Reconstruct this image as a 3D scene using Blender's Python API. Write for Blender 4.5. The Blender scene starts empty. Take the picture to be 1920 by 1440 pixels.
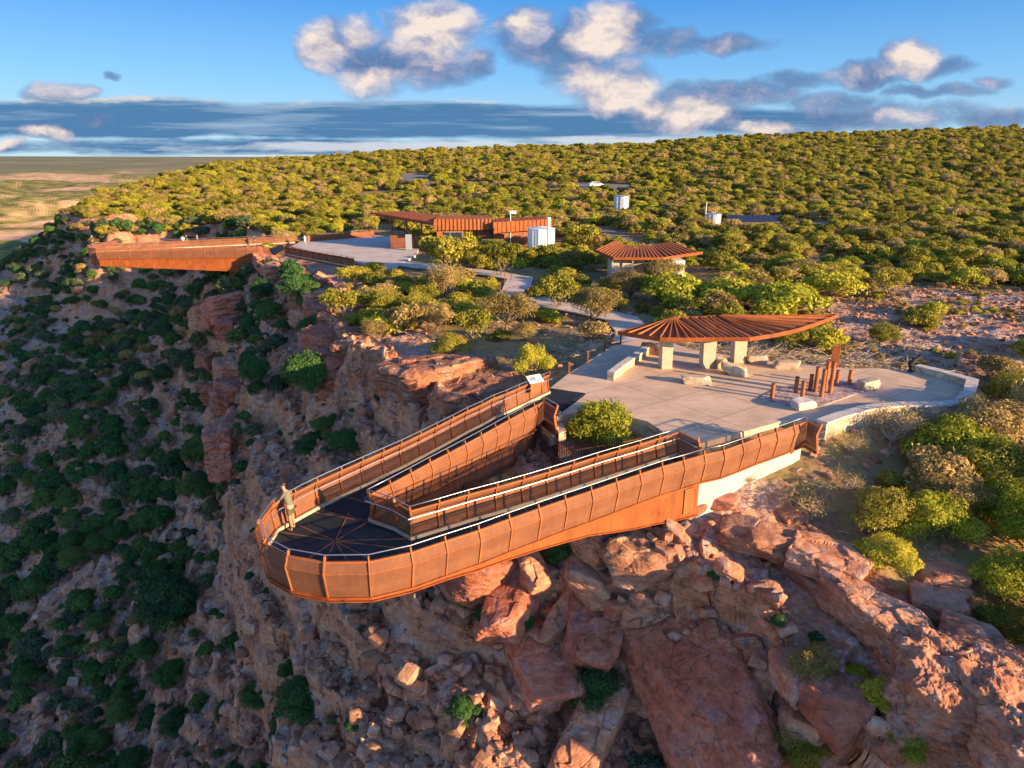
import bpy, bmesh, math, random, time
import numpy as np
from mathutils import Vector, Matrix, Euler
T0 = time.time()
random.seed(7)
SC = bpy.context.scene
COL = SC.collection
# ------------------------------------------------------------------ camera
FPX, PITCH, CAMH = 1297.0, math.radians(17.9), 13.0
def P(px, py, z=0.0):
    """world point where the photograph's pixel ray meets height z (survey helper)"""
    u = px - 960; v = py - 720
    d = math.sin(PITCH)*FPX + math.cos(PITCH)*v
    g = math.cos(PITCH)*FPX - math.sin(PITCH)*v
    t = (CAMH - z)/d
    return Vector((u*t, g*t, z))
def PXY(px, py, z=0.0):
    p = P(px, py, z); return (p.x, p.y)
def project(x, y, z):
    h = z - CAMH
    c, s = math.cos(PITCH), math.sin(PITCH)
    fw = y*c - h*s; up = y*s + h*c
    if fw <= 0.1: return None
    return (960 + FPX*x/fw, 720 - FPX*up/fw, fw)
cam = bpy.data.cameras.new('camera'); camo = bpy.data.objects.new('camera', cam)
COL.objects.link(camo); camo.location = (0, 0, CAMH)
camo.rotation_euler = (math.radians(90) - PITCH, 0, 0)
cam.sensor_fit = 'HORIZONTAL'; cam.sensor_width = 36; cam.lens = 36*FPX/1920
cam.clip_start = 0.5; cam.clip_end = 40000
SC.camera = camo
# ------------------------------------------------------------------ noise (numpy)
def _h(ix, iy, iz, seed):
    n = (ix.astype(np.int64)*374761393 + iy.astype(np.int64)*668265263 + iz.astype(np.int64)*2147483647 + seed*974711) & 0xFFFFFFFF
    n = ((n ^ (n >> 13))*1274126177) & 0xFFFFFFFF
    n = ((n ^ (n >> 16))*2246822519) & 0xFFFFFFFF
    n = n ^ (n >> 15)
    return (n & 0xFFFFFF)/float(0xFFFFFF)
def vn2(x, y, seed=0):
    ix = np.floor(x); iy = np.floor(y); fx = x-ix; fy = y-iy
    ix = ix.astype(np.int64); iy = iy.astype(np.int64); z0 = np.zeros_like(ix)
    ux = fx*fx*fx*(fx*(fx*6-15)+10); uy = fy*fy*fy*(fy*(fy*6-15)+10)
    a = _h(ix, iy, z0, seed); b = _h(ix+1, iy, z0, seed); c = _h(ix, iy+1, z0, seed); d = _h(ix+1, iy+1, z0, seed)
    return (a+(b-a)*ux)*(1-uy) + (c+(d-c)*ux)*uy
def vn3(x, y, z, seed=0):
    iz = np.floor(z); fz = z-iz; uz = fz*fz*(3-2*fz)
    ix = np.floor(x); iy = np.floor(y); fx = x-ix; fy = y-iy
    ix = ix.astype(np.int64); iy = iy.astype(np.int64); iz = iz.astype(np.int64)
    ux = fx*fx*(3-2*fx); uy = fy*fy*(3-2*fy)
    r = 0
    for k, wz in ((0, 1-uz), (1, uz)):
        a = _h(ix, iy, iz+k, seed); b = _h(ix+1, iy, iz+k, seed); c = _h(ix, iy+1, iz+k, seed); d = _h(ix+1, iy+1, iz+k, seed)
        r = r + ((a+(b-a)*ux)*(1-uy) + (c+(d-c)*ux)*uy)*wz
    return r
def fbm2(x, y, o=4, seed=0, g=0.5):
    s = 0; a = 1; t = 0
    for i in range(o):
        s = s + a*(vn2(x*2**i+17.3*i, y*2**i-9.1*i, seed+i)-0.5); t += a; a *= g
    return s/t*2
def fbm3(x, y, z, o=4, seed=0, g=0.5):
    s = 0; a = 1; t = 0
    for i in range(o):
        s = s + a*(vn3(x*2**i+17.3*i, y*2**i-9.1*i, z*2**i+3.7*i, seed+i)-0.5); t += a; a *= g
    return s/t*2
def cells(x, y, seed=0, tilt=0.9):
    """tilted facets: every Voronoi cell is a block with its own height and lean; returns height, edge distance"""
    ix = np.floor(x); iy = np.floor(y)
    d1 = np.full(x.shape, 9.0); d2 = np.full(x.shape, 9.0); hgt = np.zeros(x.shape)
    z0 = np.zeros(ix.shape, np.int64)
    for dx in (-1, 0, 1):
        for dy in (-1, 0, 1):
            cx = (ix+dx).astype(np.int64); cy = (iy+dy).astype(np.int64)
            px = cx + 0.15+0.7*_h(cx, cy, z0, seed); py = cy + 0.15+0.7*_h(cx, cy, z0, seed+1)
            rx = x-px; ry = y-py; d = np.sqrt(rx*rx+ry*ry)
            hh = _h(cx, cy, z0, seed+2)-0.5 + tilt*(rx*(_h(cx, cy, z0, seed+3)-0.5)*2 + ry*(_h(cx, cy, z0, seed+4)-0.5)*2)
            near = d < d1
            d2 = np.where(near, d1, np.minimum(d2, d)); hgt = np.where(near, hh, hgt); d1 = np.where(near, d, d1)
    return hgt, d2-d1
def sstep(a, b, x):
    t = np.clip((x-a)/(b-a), 0, 1); return t*t*(3-2*t)
class RBF:
    def __init__(s, pts):
        p = np.array(pts, float); s.p = p[:, :2]; n = len(p)
        D = np.sqrt(((s.p[:, None]-s.p[None])**2).sum(-1))
        A = np.zeros((n+1, n+1)); A[:n, :n] = D; A[:n, n] = 1; A[n, :n] = 1
        b = np.zeros(n+1); b[:n] = p[:, 2]
        s.w = np.linalg.solve(A, b)
    def __call__(s, x, y):
        r = np.full(np.shape(x), s.w[-1])
        for (a, b), w in zip(s.p, s.w[:-1]): r = r + w*np.sqrt((x-a)**2+(y-b)**2)
        return r
def sdist(x, y, poly):
    """signed distance to an open polyline; positive on its right-hand side"""
    best = np.full(x.shape, 1e9); sg = np.ones(x.shape)
    for (ax, ay), (bx, by) in zip(poly[:-1], poly[1:]):
        ex, ey = bx-ax, by-ay; L2 = ex*ex+ey*ey
        t = np.clip(((x-ax)*ex+(y-ay)*ey)/L2, 0, 1)
        dx = x-ax-t*ex; dy = y-ay-t*ey; d = np.sqrt(dx*dx+dy*dy)
        cr = ex*(y-ay)-ey*(x-ax)
        # corner rule: keep the sign of the segment whose normal is better aligned
        m = (d < best-1e-6)
        tie = np.abs(d-best) <= 1e-6
        s2 = np.where(cr > 0, -1.0, 1.0)
        perp = np.abs(cr)/math.sqrt(L2)
        if 'pp' not in locals(): pp = perp.copy()
        take = m | (tie & (perp > pp))
        sg = np.where(take, s2, sg); pp = np.where(take, perp, pp); best = np.where(m, d, best)
    return best*sg
def inpoly(x, y, poly):
    x = np.asarray(x, float); y = np.asarray(y, float); r = np.zeros(x.shape, bool); n = len(poly)
    for i in range(n):
        x1, y1 = poly[i]; x2, y2 = poly[(i+1) % n]
        if y1 == y2: continue
        c = ((y1 > y) != (y2 > y)) & (x < (x2-x1)*(y-y1)/(y2-y1)+x1); r ^= c
    return r
def pdist(x, y, poly):
    """distance outside a polygon (0 inside)"""
    best = np.full(np.shape(x), 1e9)
    for i in range(len(poly)):
        (ax, ay), (bx, by) = poly[i], poly[(i+1) % len(poly)]
        ex, ey = bx-ax, by-ay; t = np.clip(((x-ax)*ex+(y-ay)*ey)/(ex*ex+ey*ey+1e-9), 0, 1)
        best = np.minimum(best, np.hypot(x-ax-t*ex, y-ay-t*ey))
    return np.where(inpoly(x, y, poly), 0, best)
# ------------------------------------------------------------------ plan of the place
PLAZA = [PXY(*a) for a in [(1032,727),(1062,703),(1145,650),(1190,636),(1240,638),(1300,655),(1433,676),(1496,681),(1596,691),(1640,690),(1702,695),(1829,718),
        (1812,745),(1786,759),(1687,763),(1615,771),(1540,792),(1480,786),(1310,832),(1262,822),(1215,790),(1110,765),(1040,783),(1100,738)]]
FARPLAZA = [PXY(*a) for a in [(545,462),(575,446),(640,440),(710,441),(790,455),(780,478),(742,500),(700,503),(668,490)]]
PATH_PTS = [PXY(*a) for a in [(1185,640),(1192,622),(1165,595),(1100,580),(1020,566),(966,548),(975,520),(930,512),(880,506),(790,498),(740,490)]]
RIM = [(60,-30),(30,4),(17,12.5),(12.5,18.5),(9.1,24.0),(6.5,26.6),(5.4,30.4),(3.0,32.8),(0.2,34),(-1.6,38),(-3.4,42.5),(-7.5,47.5),(-12.5,55.5),(-16,65),(-20,78),(-28,92),(-36,103),
       (-40,110),(-41,126),(-60,150),(-72,156),(-86,152),(-92,158),(-90,168),(-104,170),(-113,178),(-122,202),(-153,300),(-200,440),(-225,560),(-330,900),(-200,1500),(500,2600)]
SPINE = [(9,15.5),(0,20),(-10,27.5),(-17,38),(-24,54),(-27,64),(-33,79),(-38,92),(-48,104),(-42,113)]
HIGH = RBF([(8.5,29.6,-1.6),(10.5,28.6,-1.3),(7.8,26.8,-1.9),(9.9,25.4,-3),(12.7,21.6,-4),(15,24.6,-2.6),(17.7,20.2,-4),(12.8,27.2,-2.6),(16,31,-1.05),(13,29,-1.2),(19.5,33,-1.4),(22,33,-1.8),(28,36,-2.0),(33,42,-1.2),(34,30,-3),(30,15,-5),(60,0,-6),
      (26,25,-3.4),(9,31,-1.7),(3,35,-2.3),(0,45,-1.2),(-5,54,-1.1),(-14,60,-1),(-15,73,-0.6),(-20,82,-0.6),(-36,106,-1.2),(-40,115,-0.7),(-20,125,-0.3),(-4,108,-0.4),(16,85,0),(10,60,-0.5),
      (30,60,0.2),(45,55,0.6),(60,70,1),(20,47,-0.3),(10,52,-0.3),(5,44,-0.3),(45,42,-0.4),(60,30,-1),(-85,155,-2),(-118,180,-1.5),(-150,300,1.5),(0,160,0.8),(40,130,2),(80,120,2.4),(-60,160,0),(50,200,3)])
LOW = RBF([(12,14,-12),(9.5,20,-10.8),(4.2,21.5,-11),(4,25,-8.6),(8.6,24,-8.6),(6.3,18.7,-10),(2.7,19.6,-10.3),(-1.2,20.6,-11.2),(7.3,26,-7.2),(5,25,-7),(0,24,-9.2),(-4,22,-12),(-9,25,-15),(-20,31,-22),(-14,36,-17),(3,29,-5.4),(-3,30,-7.5),(-1,33,-5.5),
     (-3.5,38,-7),(-8,44,-9),(-12,50,-10),(-17,60,-9),(-21,72,-8),(-26,84,-7),(-34,97,-6),(-24,60,-10.5),(-18,45,-14),(-30,70,-13),
     (-24,46,-20),(-32,60,-19),(-42,80,-19),(-46,100,-11),(-50,108,-7),(-62,125,-17),(-42,45,-36),(-60,71,-36),(-83,108,-28),(-100,140,-21),(-110,160,-16),(-126,175,-13),(-140,140,-27),(-135,200,-12),(-165,210,-24),(-190,150,-40),(-60,20,-55),(-110,60,-60),
     (-200,180,-45),(-240,320,-60),(-300,500,-70),(0,0,-24),(20,0,-18),(40,-20,-20),(-20,0,-40),(0,-60,-60)])
XH = [(300,320),(480,308),(600,301),(700,293),(800,288),(960,283),(1100,279),(1200,276),(1300,268),(1400,262),(1600,256),(1800,248),(1920,246),(2300,240)]
_hx, _hs = [], []
for a, b in XH:
    v = b-720; d = math.sin(PITCH)*FPX+math.cos(PITCH)*v; g = math.cos(PITCH)*FPX-math.sin(PITCH)*v
    _hx.append((a-960)/g); _hs.append(-d/g)
RIDGE = 520.0
def far_land(x, y):
    r = np.hypot(x, y)
    z = np.interp(r, [0,500,900,1200,1350,1700,2200,3000,4200,6500,9000,30000], [-110,-100,-78,-70,-50,-44,-30,-14,14,44,20,-200])
    z = z + fbm2(x/260, y/260, 5, 51)*30*sstep(700,1300,r)*(1-sstep(1700,3200,r)*.85)*(1-sstep(4000,6500,r))
    return z
def base_height(x, y):
    """large forms only; returns z, signed distance to the rim, rockiness"""
    wx = fbm2(x/9, y/9, 3, 11)*2.2 + fbm2(x/2.6, y/2.6, 2, 12)*0.7
    wy = fbm2(x/9+50, y/9, 3, 13)*2.2 + fbm2(x/2.6+9, y/2.6, 2, 14)*0.7
    near = sstep(14, 3, np.hypot(x-11, y-27))
    k = 1-0.75*near
    sd = sdist(x+wx*k, y+wy*k, RIM)
    hi = HIGH(x, y)
    t = np.clip((y-110)/(RIDGE-110), 0, 1)
    rr = np.interp(x/np.maximum(y, 1), _hx, _hs)
    ridge = (CAMH + RIDGE*rr)
    hh = ridge*(t**1.15)*(1 + 0) 
    back = np.clip((y-RIDGE)/900, 0, 1)
    hillmask = sstep(100, 260, y)
    hi = hi*(1-hillmask) + hillmask*(np.maximum(hh, 0) + 1.2*(1-t)) - back*back*60 + fbm2(x/60, y/60, 3, 21)*1.1*sstep(70, 200, y)*(1-0.6*sstep(400,520,y))
    lo = LOW(np.clip(x, -300, 300), np.clip(y, -80, 520)) 
    sp = sdist(x+wx*1.4, y+wy*1.4, SPINE)
    msk = sstep(22, 6, np.abs(sp))*sstep(118, 104, y)*sstep(22, 34, y)
    lo = lo + msk*3.9*np.tanh(sp/0.9)
    far = far_land(x, y)
    fm = sstep(270, 620, np.hypot(x, y))
    lo = lo*(1-fm) + far*fm
    # rim wall: two or three ledges
    S = 0.42*sstep(-0.5, 0.1, sd) + 0.33*sstep(-2.0, -1.2, sd) + 0.25*sstep(-5, -2.6, sd)
    wd = sstep(112, 126, y); S = S*(1-wd) + wd*(0.3*sstep(-3, 1, sd)+0.7*sstep(-15, 0.5, sd))
    nr_ = sstep(17, 9, np.hypot(x-11, y-22)); S = S*(1-nr_) + nr_*sstep(-2.8, 0.1, sd)
    z = lo + (hi-lo)*S
    return z, sd, hi, S, sp
def terrain(x, y, detail=True):
    x = np.asarray(x, float); y = np.asarray(y, float)
    z, sd, hi, S, sp = base_height(x, y)
    r = np.hypot(x, y)
    slope_zone = 1-sstep(0.0, 1.5, sd)
    # strata: soft quantising of height on the broken ground
    zz = z + fbm2(x/7, y/7, 3, 31)*1.6
    hstep = 2.4
    q = zz/hstep; fr = q-np.floor(q)
    tz = hstep*(np.floor(q) + sstep(0.30, 0.62, fr)) - (zz-z)
    wmix = slope_zone*np.clip(0.15+1.1*sstep(-0.1, 0.35, fbm2(x/16, y/16, 2, 33)), 0, 0.85)*(1-sstep(160, 260, r))
    wmix = np.maximum(wmix, 0.75*sstep(7, 1, np.abs(sp))*slope_zone*sstep(22, 34, y)*sstep(118, 100, y))
    z = z + (tz-z)*wmix
    rockm = slope_zone
    # bare rock shelf along the rim
    shelf = sstep(7, 1.0, sd + fbm2(x/4, y/4, 3, 41)*3)*(sd > -1)*sstep(150, 120, r)
    rockm = np.maximum(rockm, shelf)
    # orange stony ground right of the plaza
    stony = sstep(0.0, 0.25, 1-np.hypot((x-38)/17, (y-56)/13) + fbm2(x/6, y/6, 3, 43)*0.3)
    if detail:
        c1, e1 = cells(x/2.1+fbm2(x/3, y/3, 2, 61)*0.5, y/2.1+fbm2(x/3, y/3, 2, 62)*0.5, 63, 1.0)
        c2, e2 = cells(x/0.72, y/0.72, 73, 0.9)
        n1 = fbm2(x/1.3, y/1.3, 4, 81, 0.55)
        fade = 1-sstep(120, 300, r)
        amp = slope_zone*fade
        z = z + amp*(c1*0.70 - 0.12*(1-sstep(0, .1, e1)) + c2*0.26 + n1*0.55)
        z = z + shelf*(1-slope_zone)*(c1*0.28 + c2*0.10 + n1*0.1)
        z = z + stony*(1-slope_zone)*(c2*0.08+n1*0.08)
        z = z + (1-slope_zone)*fade*(n1*0.06 + fbm2(x/0.35, y/0.35, 2, 85)*0.03)
    # flat building ground
    for poly, zf, w in ((PLAZA, -0.3, 2.0), (FARPLAZA, -0.35, 5.0)):
        dd = pdist(x, y, poly)
        m = sstep(w, 0.0, dd)*sstep(-0.8, 0.6, sd)
        z = np.where(dd < w, z*(1-m)+zf*m, z)
        z = np.where(dd <= 0, np.minimum(z, zf), z)
    pth = np.abs(sdist(x, y, PATH_PTS))
    m = sstep(2.6, 1.2, pth)*sstep(0, 1, sd)
    z = np.where(pth < 2.6, z*(1-m) + (-0.32)*m, z)
    rockm = np.maximum(rockm, stony*0.75)
    return z, sd, rockm
def zat(x, y):
    return float(terrain(np.array([x]), np.array([y]))[0][0])
# ------------------------------------------------------------------ materials
def newmat(name):
    m = bpy.data.materials.new(name); m.use_nodes = True; nt = m.node_tree; nt.nodes.clear()
    o = nt.nodes.new('ShaderNodeOutputMaterial'); b = nt.nodes.new('ShaderNodeBsdfPrincipled')
    nt.links.new(b.outputs[0], o.inputs[0]); return m, nt, b, o
class G:
    def __init__(s, nt): s.nt = nt
    def n(s, t, **k):
        nd = s.nt.nodes.new(t)
        for a, b in k.items(): setattr(nd, a, b)
        return nd
    def l(s, a, b): s.nt.links.new(a, b)
    def val(s, x, sock):
        if isinstance(x, (int, float)): sock.default_value = x
        elif isinstance(x, (tuple, list)): sock.default_value = tuple(x) + ((1,) if len(x) == 3 and len(sock.default_value) == 4 else ())
        else: s.l(x, sock)
    def math(s, op, a, b=0.0, c=None, clamp=False):
        nd = s.n('ShaderNodeMath', operation=op); nd.use_clamp = clamp
        s.val(a, nd.inputs[0]); s.val(b, nd.inputs[1])
        if c is not None: s.val(c, nd.inputs[2])
        return nd.outputs[0]
    def mix(s, f, a, b, mode='MIX'):
        nd = s.n('ShaderNodeMix', data_type='RGBA', blend_type=mode)
        s.val(f, nd.inputs[0]); s.val(a, nd.inputs[6]); s.val(b, nd.inputs[7]); return nd.outputs[2]
    def noise(s, vec, scale, detail=4, rough=0.55, dist=0.0):
        nd = s.n('ShaderNodeTexNoise'); nd.inputs['Scale'].default_value = scale; nd.inputs['Detail'].default_value = detail
        nd.inputs['Roughness'].default_value = rough; nd.inputs['Distortion'].default_value = dist
        if vec is not None: s.l(vec, nd.inputs['Vector'])
        return nd.outputs[0]
    def voro(s, vec, scale, feature='F1', out=0, rand=1.0):
        nd = s.n('ShaderNodeTexVoronoi', feature=feature); nd.inputs['Scale'].default_value = scale; nd.inputs['Randomness'].default_value = rand
        if vec is not None: s.l(vec, nd.inputs['Vector'])
        return nd.outputs[out]
    def ramp(s, f, *stops):
        nd = s.n('ShaderNodeValToRGB'); s.l(f, nd.inputs[0]); e = nd.color_ramp.elements
        while len(e) < len(stops): e.new(0.5)
        for i, (p, c) in enumerate(stops):
            e[i].position = p
            e[i].color = (tuple(c)+(1,)) if isinstance(c, (tuple, list)) else (c, c, c, 1)
        return nd.outputs[0]
    def maprange(s, f, a, b, c=0.0, d=1.0):
        nd = s.n('ShaderNodeMapRange'); s.val(f, nd.inputs[0])
        for i, q in enumerate((a, b, c, d)): nd.inputs[i+1].default_value = q
        return nd.outputs[0]
    def mapping(s, vec, scale=(1,1,1), rot=(0,0,0)):
        nd = s.n('ShaderNodeMapping'); nd.inputs['Scale'].default_value = scale; nd.inputs['Rotation'].default_value = rot
        s.l(vec, nd.inputs[0]); return nd.outputs[0]
    def bump(s, h, strength, dist, normal=None):
        nd = s.n('ShaderNodeBump'); nd.inputs['Strength'].default_value = strength; nd.inputs['Distance'].default_value = dist
        s.l(h, nd.inputs['Height'])
        if normal is not None: s.l(normal, nd.inputs['Normal'])
        return nd.outputs[0]
    def pos(s): return s.n('ShaderNodeNewGeometry').outputs['Position']
    def obj(s): return s.n('ShaderNodeTexCoord').outputs['Object']
def rock_nodes(g, vec, warm=0.0, seed=0.0):
    """layered Tumblagooda-like sandstone: colour and bump height"""
    v1 = g.noise(vec, 0.55, 4, 0.6); v2 = g.noise(vec, 2.6, 5, 0.68)
    strata = g.noise(g.mapping(vec, (0.35, 0.35, 3.2), (0.12, 0.08, 0)), 1.0, 4, 0.6)
    col = g.ramp(v1, (0.22, (0.26,0.095,0.065)), (0.42, (0.44,0.195,0.125)), (0.56, (0.52,0.29,0.195)), (0.76, (0.60,0.44,0.33)))
    c2 = g.ramp(strata, (0.3, (0.30,0.115,0.075)), (0.5, (0.56,0.29,0.14)), (0.7, (0.60,0.42,0.27)))
    col = g.mix(0.5, col, c2)
    grey = g.maprange(g.noise(vec, 1.1, 4, 0.6), 0.52, 0.68)
    col = g.mix(g.math('MULTIPLY', grey, 0.6), col, (0.40, 0.36, 0.335))
    wn = g.n('ShaderNodeTexNoise'); wn.inputs['Scale'].default_value = 0.8; wn.inputs['Detail'].default_value = 5; g.l(vec, wn.inputs['Vector'])
    wv = g.n('ShaderNodeVectorMath', operation='MULTIPLY_ADD'); g.l(wn.outputs[1], wv.inputs[0]); wv.inputs[1].default_value = (2.6, 2.6, 2.6); g.l(g.mapping(vec, (1, 1, 2.2)), wv.inputs[2])
    crack = g.voro(wv.outputs[0], 0.7, 'DISTANCE_TO_EDGE')
    cmask = g.maprange(g.noise(vec, 0.6, 3), 0.45, 0.6, 1.0, 0.0)
    cr = g.math('MAXIMUM', g.maprange(crack, 0.0, 0.03, 0.5, 1.0), cmask)
    sp = g.ramp(v2, (0.3, 0.62), (0.62, 1.18))
    col = g.mix(1.0, col, (1.0, 0.885, 0.83), 'MULTIPLY')
    col = g.mix(1.0, col, sp, 'MULTIPLY')
    col = g.mix(1.0, col, cr, 'MULTIPLY')
    h = g.math('ADD', g.math('MULTIPLY', v2, 0.5), g.math('MULTIPLY', strata, 0.7))
    return col, h
def mat_ground():
    m, nt, b, o = newmat('ground_sandstone_and_soil'); g = G(nt); pos = g.pos()
    at = g.n('ShaderNodeAttribute', attribute_name='rock').outputs['Fac']
    rk, h = rock_nodes(g, pos)
    geo = g.n('ShaderNodeNewGeometry'); sx = g.n('ShaderNodeSeparateXYZ'); g.l(geo.outputs['True Normal'], sx.inputs[0])
    flat = g.maprange(sx.outputs[2], 0.62, 0.92)
    # rubble lying on the flatter parts of the slope
    vor = g.n('ShaderNodeTexVoronoi', feature='F1'); vor.inputs['Scale'].default_value = 3.0; g.l(pos, vor.inputs['Vector'])
    rb = g.n('ShaderNodeSeparateColor'); g.l(vor.outputs['Color'], rb.inputs[0])
    rub = g.ramp(rb.outputs[0], (0.0, (0.17,0.12,0.10)), (0.35, (0.38,0.24,0.18)), (0.6, (0.50,0.38,0.31)), (1.0, (0.68,0.61,0.56)))
    vor2 = g.n('ShaderNodeTexVoronoi', feature='F1'); vor2.inputs['Scale'].default_value = 8.0; g.l(pos, vor2.inputs['Vector'])
    rb2 = g.n('ShaderNodeSeparateColor'); g.l(vor2.outputs['Color'], rb2.inputs[0])
    rub = g.mix(0.5, rub, g.ramp(rb2.outputs[1], (0.0, (0.14,0.10,0.09)), (0.5, (0.38,0.27,0.21)), (1.0, (0.70,0.60,0.53))))
    rmask = g.math('MULTIPLY', flat, g.maprange(g.noise(pos, 0.25, 4, 0.6), 0.38, 0.6))
    rk = g.mix(g.math('MULTIPLY', rmask, 0.85), rk, rub)
    rub_h = g.math('SUBTRACT', 1.0, vor.outputs['Distance'])
    h2 = g.math('ADD', h, g.math('MULTIPLY', g.math('MULTIPLY', rub_h, rmask), 0.7))
    # soil: litter, sand, low scrub
    n1 = g.noise(pos, 0.35, 5, 0.6); n2 = g.noise(pos, 5.0, 5, 0.7)
    soil = g.ramp(n1, (0.3, (0.20,0.125,0.065)), (0.5, (0.36,0.21,0.11)), (0.7, (0.52,0.31,0.18)))
    soil = g.mix(1.0, soil, g.ramp(n2, (0.3, 0.5), (0.65, 1.25)), 'MULTIPLY')
    gd = g.math('MULTIPLY', g.maprange(g.noise(pos, 0.9, 5, 0.7), 0.42, 0.58), 0.75)
    soil = g.mix(gd, soil, (0.30, 0.25, 0.075))
    # bare orange gravel patch is controlled by the rock attribute between 0 and 1
    col = g.mix(g.maprange(at, 0.2, 0.8), soil, rk)
    # distant country: speckled scrub with pink breakaways
    sp = g.n('ShaderNodeSeparateXYZ'); g.l(pos, sp.inputs[0])
    dist = g.n('ShaderNodeVectorMath', operation='LENGTH'); g.l(pos, dist.inputs[0])
    farf = g.maprange(dist.outputs['Value'], 420, 620)
    fs = g.noise(pos, 0.045, 8, 0.72); fl = g.noise(g.mapping(pos, (1,1,3)), 0.0035, 6, 0.6, 0.6)
    scrub = g.ramp(fs, (0.36, (0.06,0.075,0.02)), (0.5, (0.22,0.20,0.05)), (0.62, (0.40,0.32,0.10)))
    pink = g.ramp(g.noise(pos, 0.03, 6, 0.7), (0.3, (0.40,0.20,0.10)), (0.6, (0.80,0.50,0.28)))
    steep = g.maprange(sx.outputs[2], 0.985, 0.94)
    fc = g.mix(g.math('MAXIMUM', g.maprange(fl, 0.50, 0.55), steep), scrub, pink)
    vfar = g.maprange(dist.outputs['Value'], 1900, 3000)
    plain = g.ramp(g.noise(g.mapping(pos, (1,1,1)), 0.0016, 7, 0.7), (0.3, (0.13,0.14,0.075)), (0.5, (0.21,0.20,0.10)), (0.7, (0.36,0.29,0.17)))
    fc = g.mix(vfar, fc, plain)
    col = g.mix(farf, col, fc)
    g.l(col, b.inputs['Base Color']); b.inputs['Roughness'].default_value = 0.95
    b.inputs['Specular IOR Level'].default_value = 0.15
    hh = g.math('ADD', g.math('MULTIPLY', h2, at), g.math('MULTIPLY', n2, 0.25))
    g.l(g.bump(hh, 0.9, 0.22), b.inputs['Normal'])
    return m
def mat_rock(name, tint=(1,1,1)):
    m, nt, b, o = newmat(name); g = G(nt)
    oi = g.n('ShaderNodeObjectInfo')
    vec = g.n('ShaderNodeVectorMath', operation='ADD'); g.l(g.pos(), vec.inputs[0])
    cmb = g.n('ShaderNodeCombineXYZ'); g.l(g.math('MULTIPLY', oi.outputs['Random'], 40), cmb.inputs[0]); g.l(cmb.outputs[0], vec.inputs[1])
    col, h = rock_nodes(g, vec.outputs[0])
    if tint != (1,1,1): col = g.mix(1.0, col, tint, 'MULTIPLY')
    br = g.maprange(oi.outputs['Random'], 0, 1, 0.75, 1.2)
    col = g.mix(1.0, col, br, 'MULTIPLY')
    g.l(col, b.inputs['Base Color']); b.inputs['Roughness'].default_value = 0.9; b.inputs['Specular IOR Level'].default_value = 0.2
    g.l(g.bump(h, 0.9, 0.16), b.inputs['Normal']); return m
def mat_rust(name, base=(0.42,0.13,0.035), dark=(0.20,0.06,0.025), scale=1.0, trans=0.0, rough=0.75, streak=True):
    m, nt, b, o = newmat(name); g = G(nt); pos = g.pos()
    n = g.noise(pos, 1.3*scale, 6, 0.65, 0.3); s = g.noise(g.mapping(pos, (3, 3, 0.35)), 1.5, 4, 0.6)
    f = g.math('ADD', g.math('MULTIPLY', n, 0.6), g.math('MULTIPLY', s, 0.4 if streak else 0.0))
    col = g.ramp(f, (0.32, dark), (0.62, base))
    fine = g.ramp(g.noise(pos, 30, 3, 0.6), (0.3, 0.8), (0.7, 1.12)); col = g.mix(1.0, col, fine, 'MULTIPLY')
    g.l(col, b.inputs['Base Color']); b.inputs['Roughness'].default_value = rough; b.inputs['Specular IOR Level'].default_value = 0.25
    g.l(g.bump(g.noise(pos, 25, 4, 0.6), 0.25, 0.02), b.inputs['Normal'])
    if trans > 0:
        tr = g.n('ShaderNodeBsdfTransparent'); mx = g.n('ShaderNodeMixShader'); mx.inputs[0].default_value = trans
        g.l(b.outputs[0], mx.inputs[1]); g.l(tr.outputs[0], mx.inputs[2]); g.l(mx.outputs[0], o.inputs[0])
    return m
def mat_plain(name, col, rough=0.6, metal=0.0, var=0.15, scale=3.0, bump=0.1, bscale=20, spec=0.4):
    m, nt, b, o = newmat(name); g = G(nt); pos = g.obj()
    n = g.noise(pos, scale, 5, 0.6)
    c = g.mix(1.0, tuple(col), g.ramp(n, (0.3, 1-var), (0.7, 1+var)), 'MULTIPLY')
    g.l(c, b.inputs['Base Color']); b.inputs['Roughness'].default_value = rough; b.inputs['Metallic'].default_value = metal
    b.inputs['Specular IOR Level'].default_value = spec
    if bump: g.l(g.bump(g.noise(pos, bscale, 4, 0.6), bump, 0.02), b.inputs['Normal'])
    return m
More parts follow.
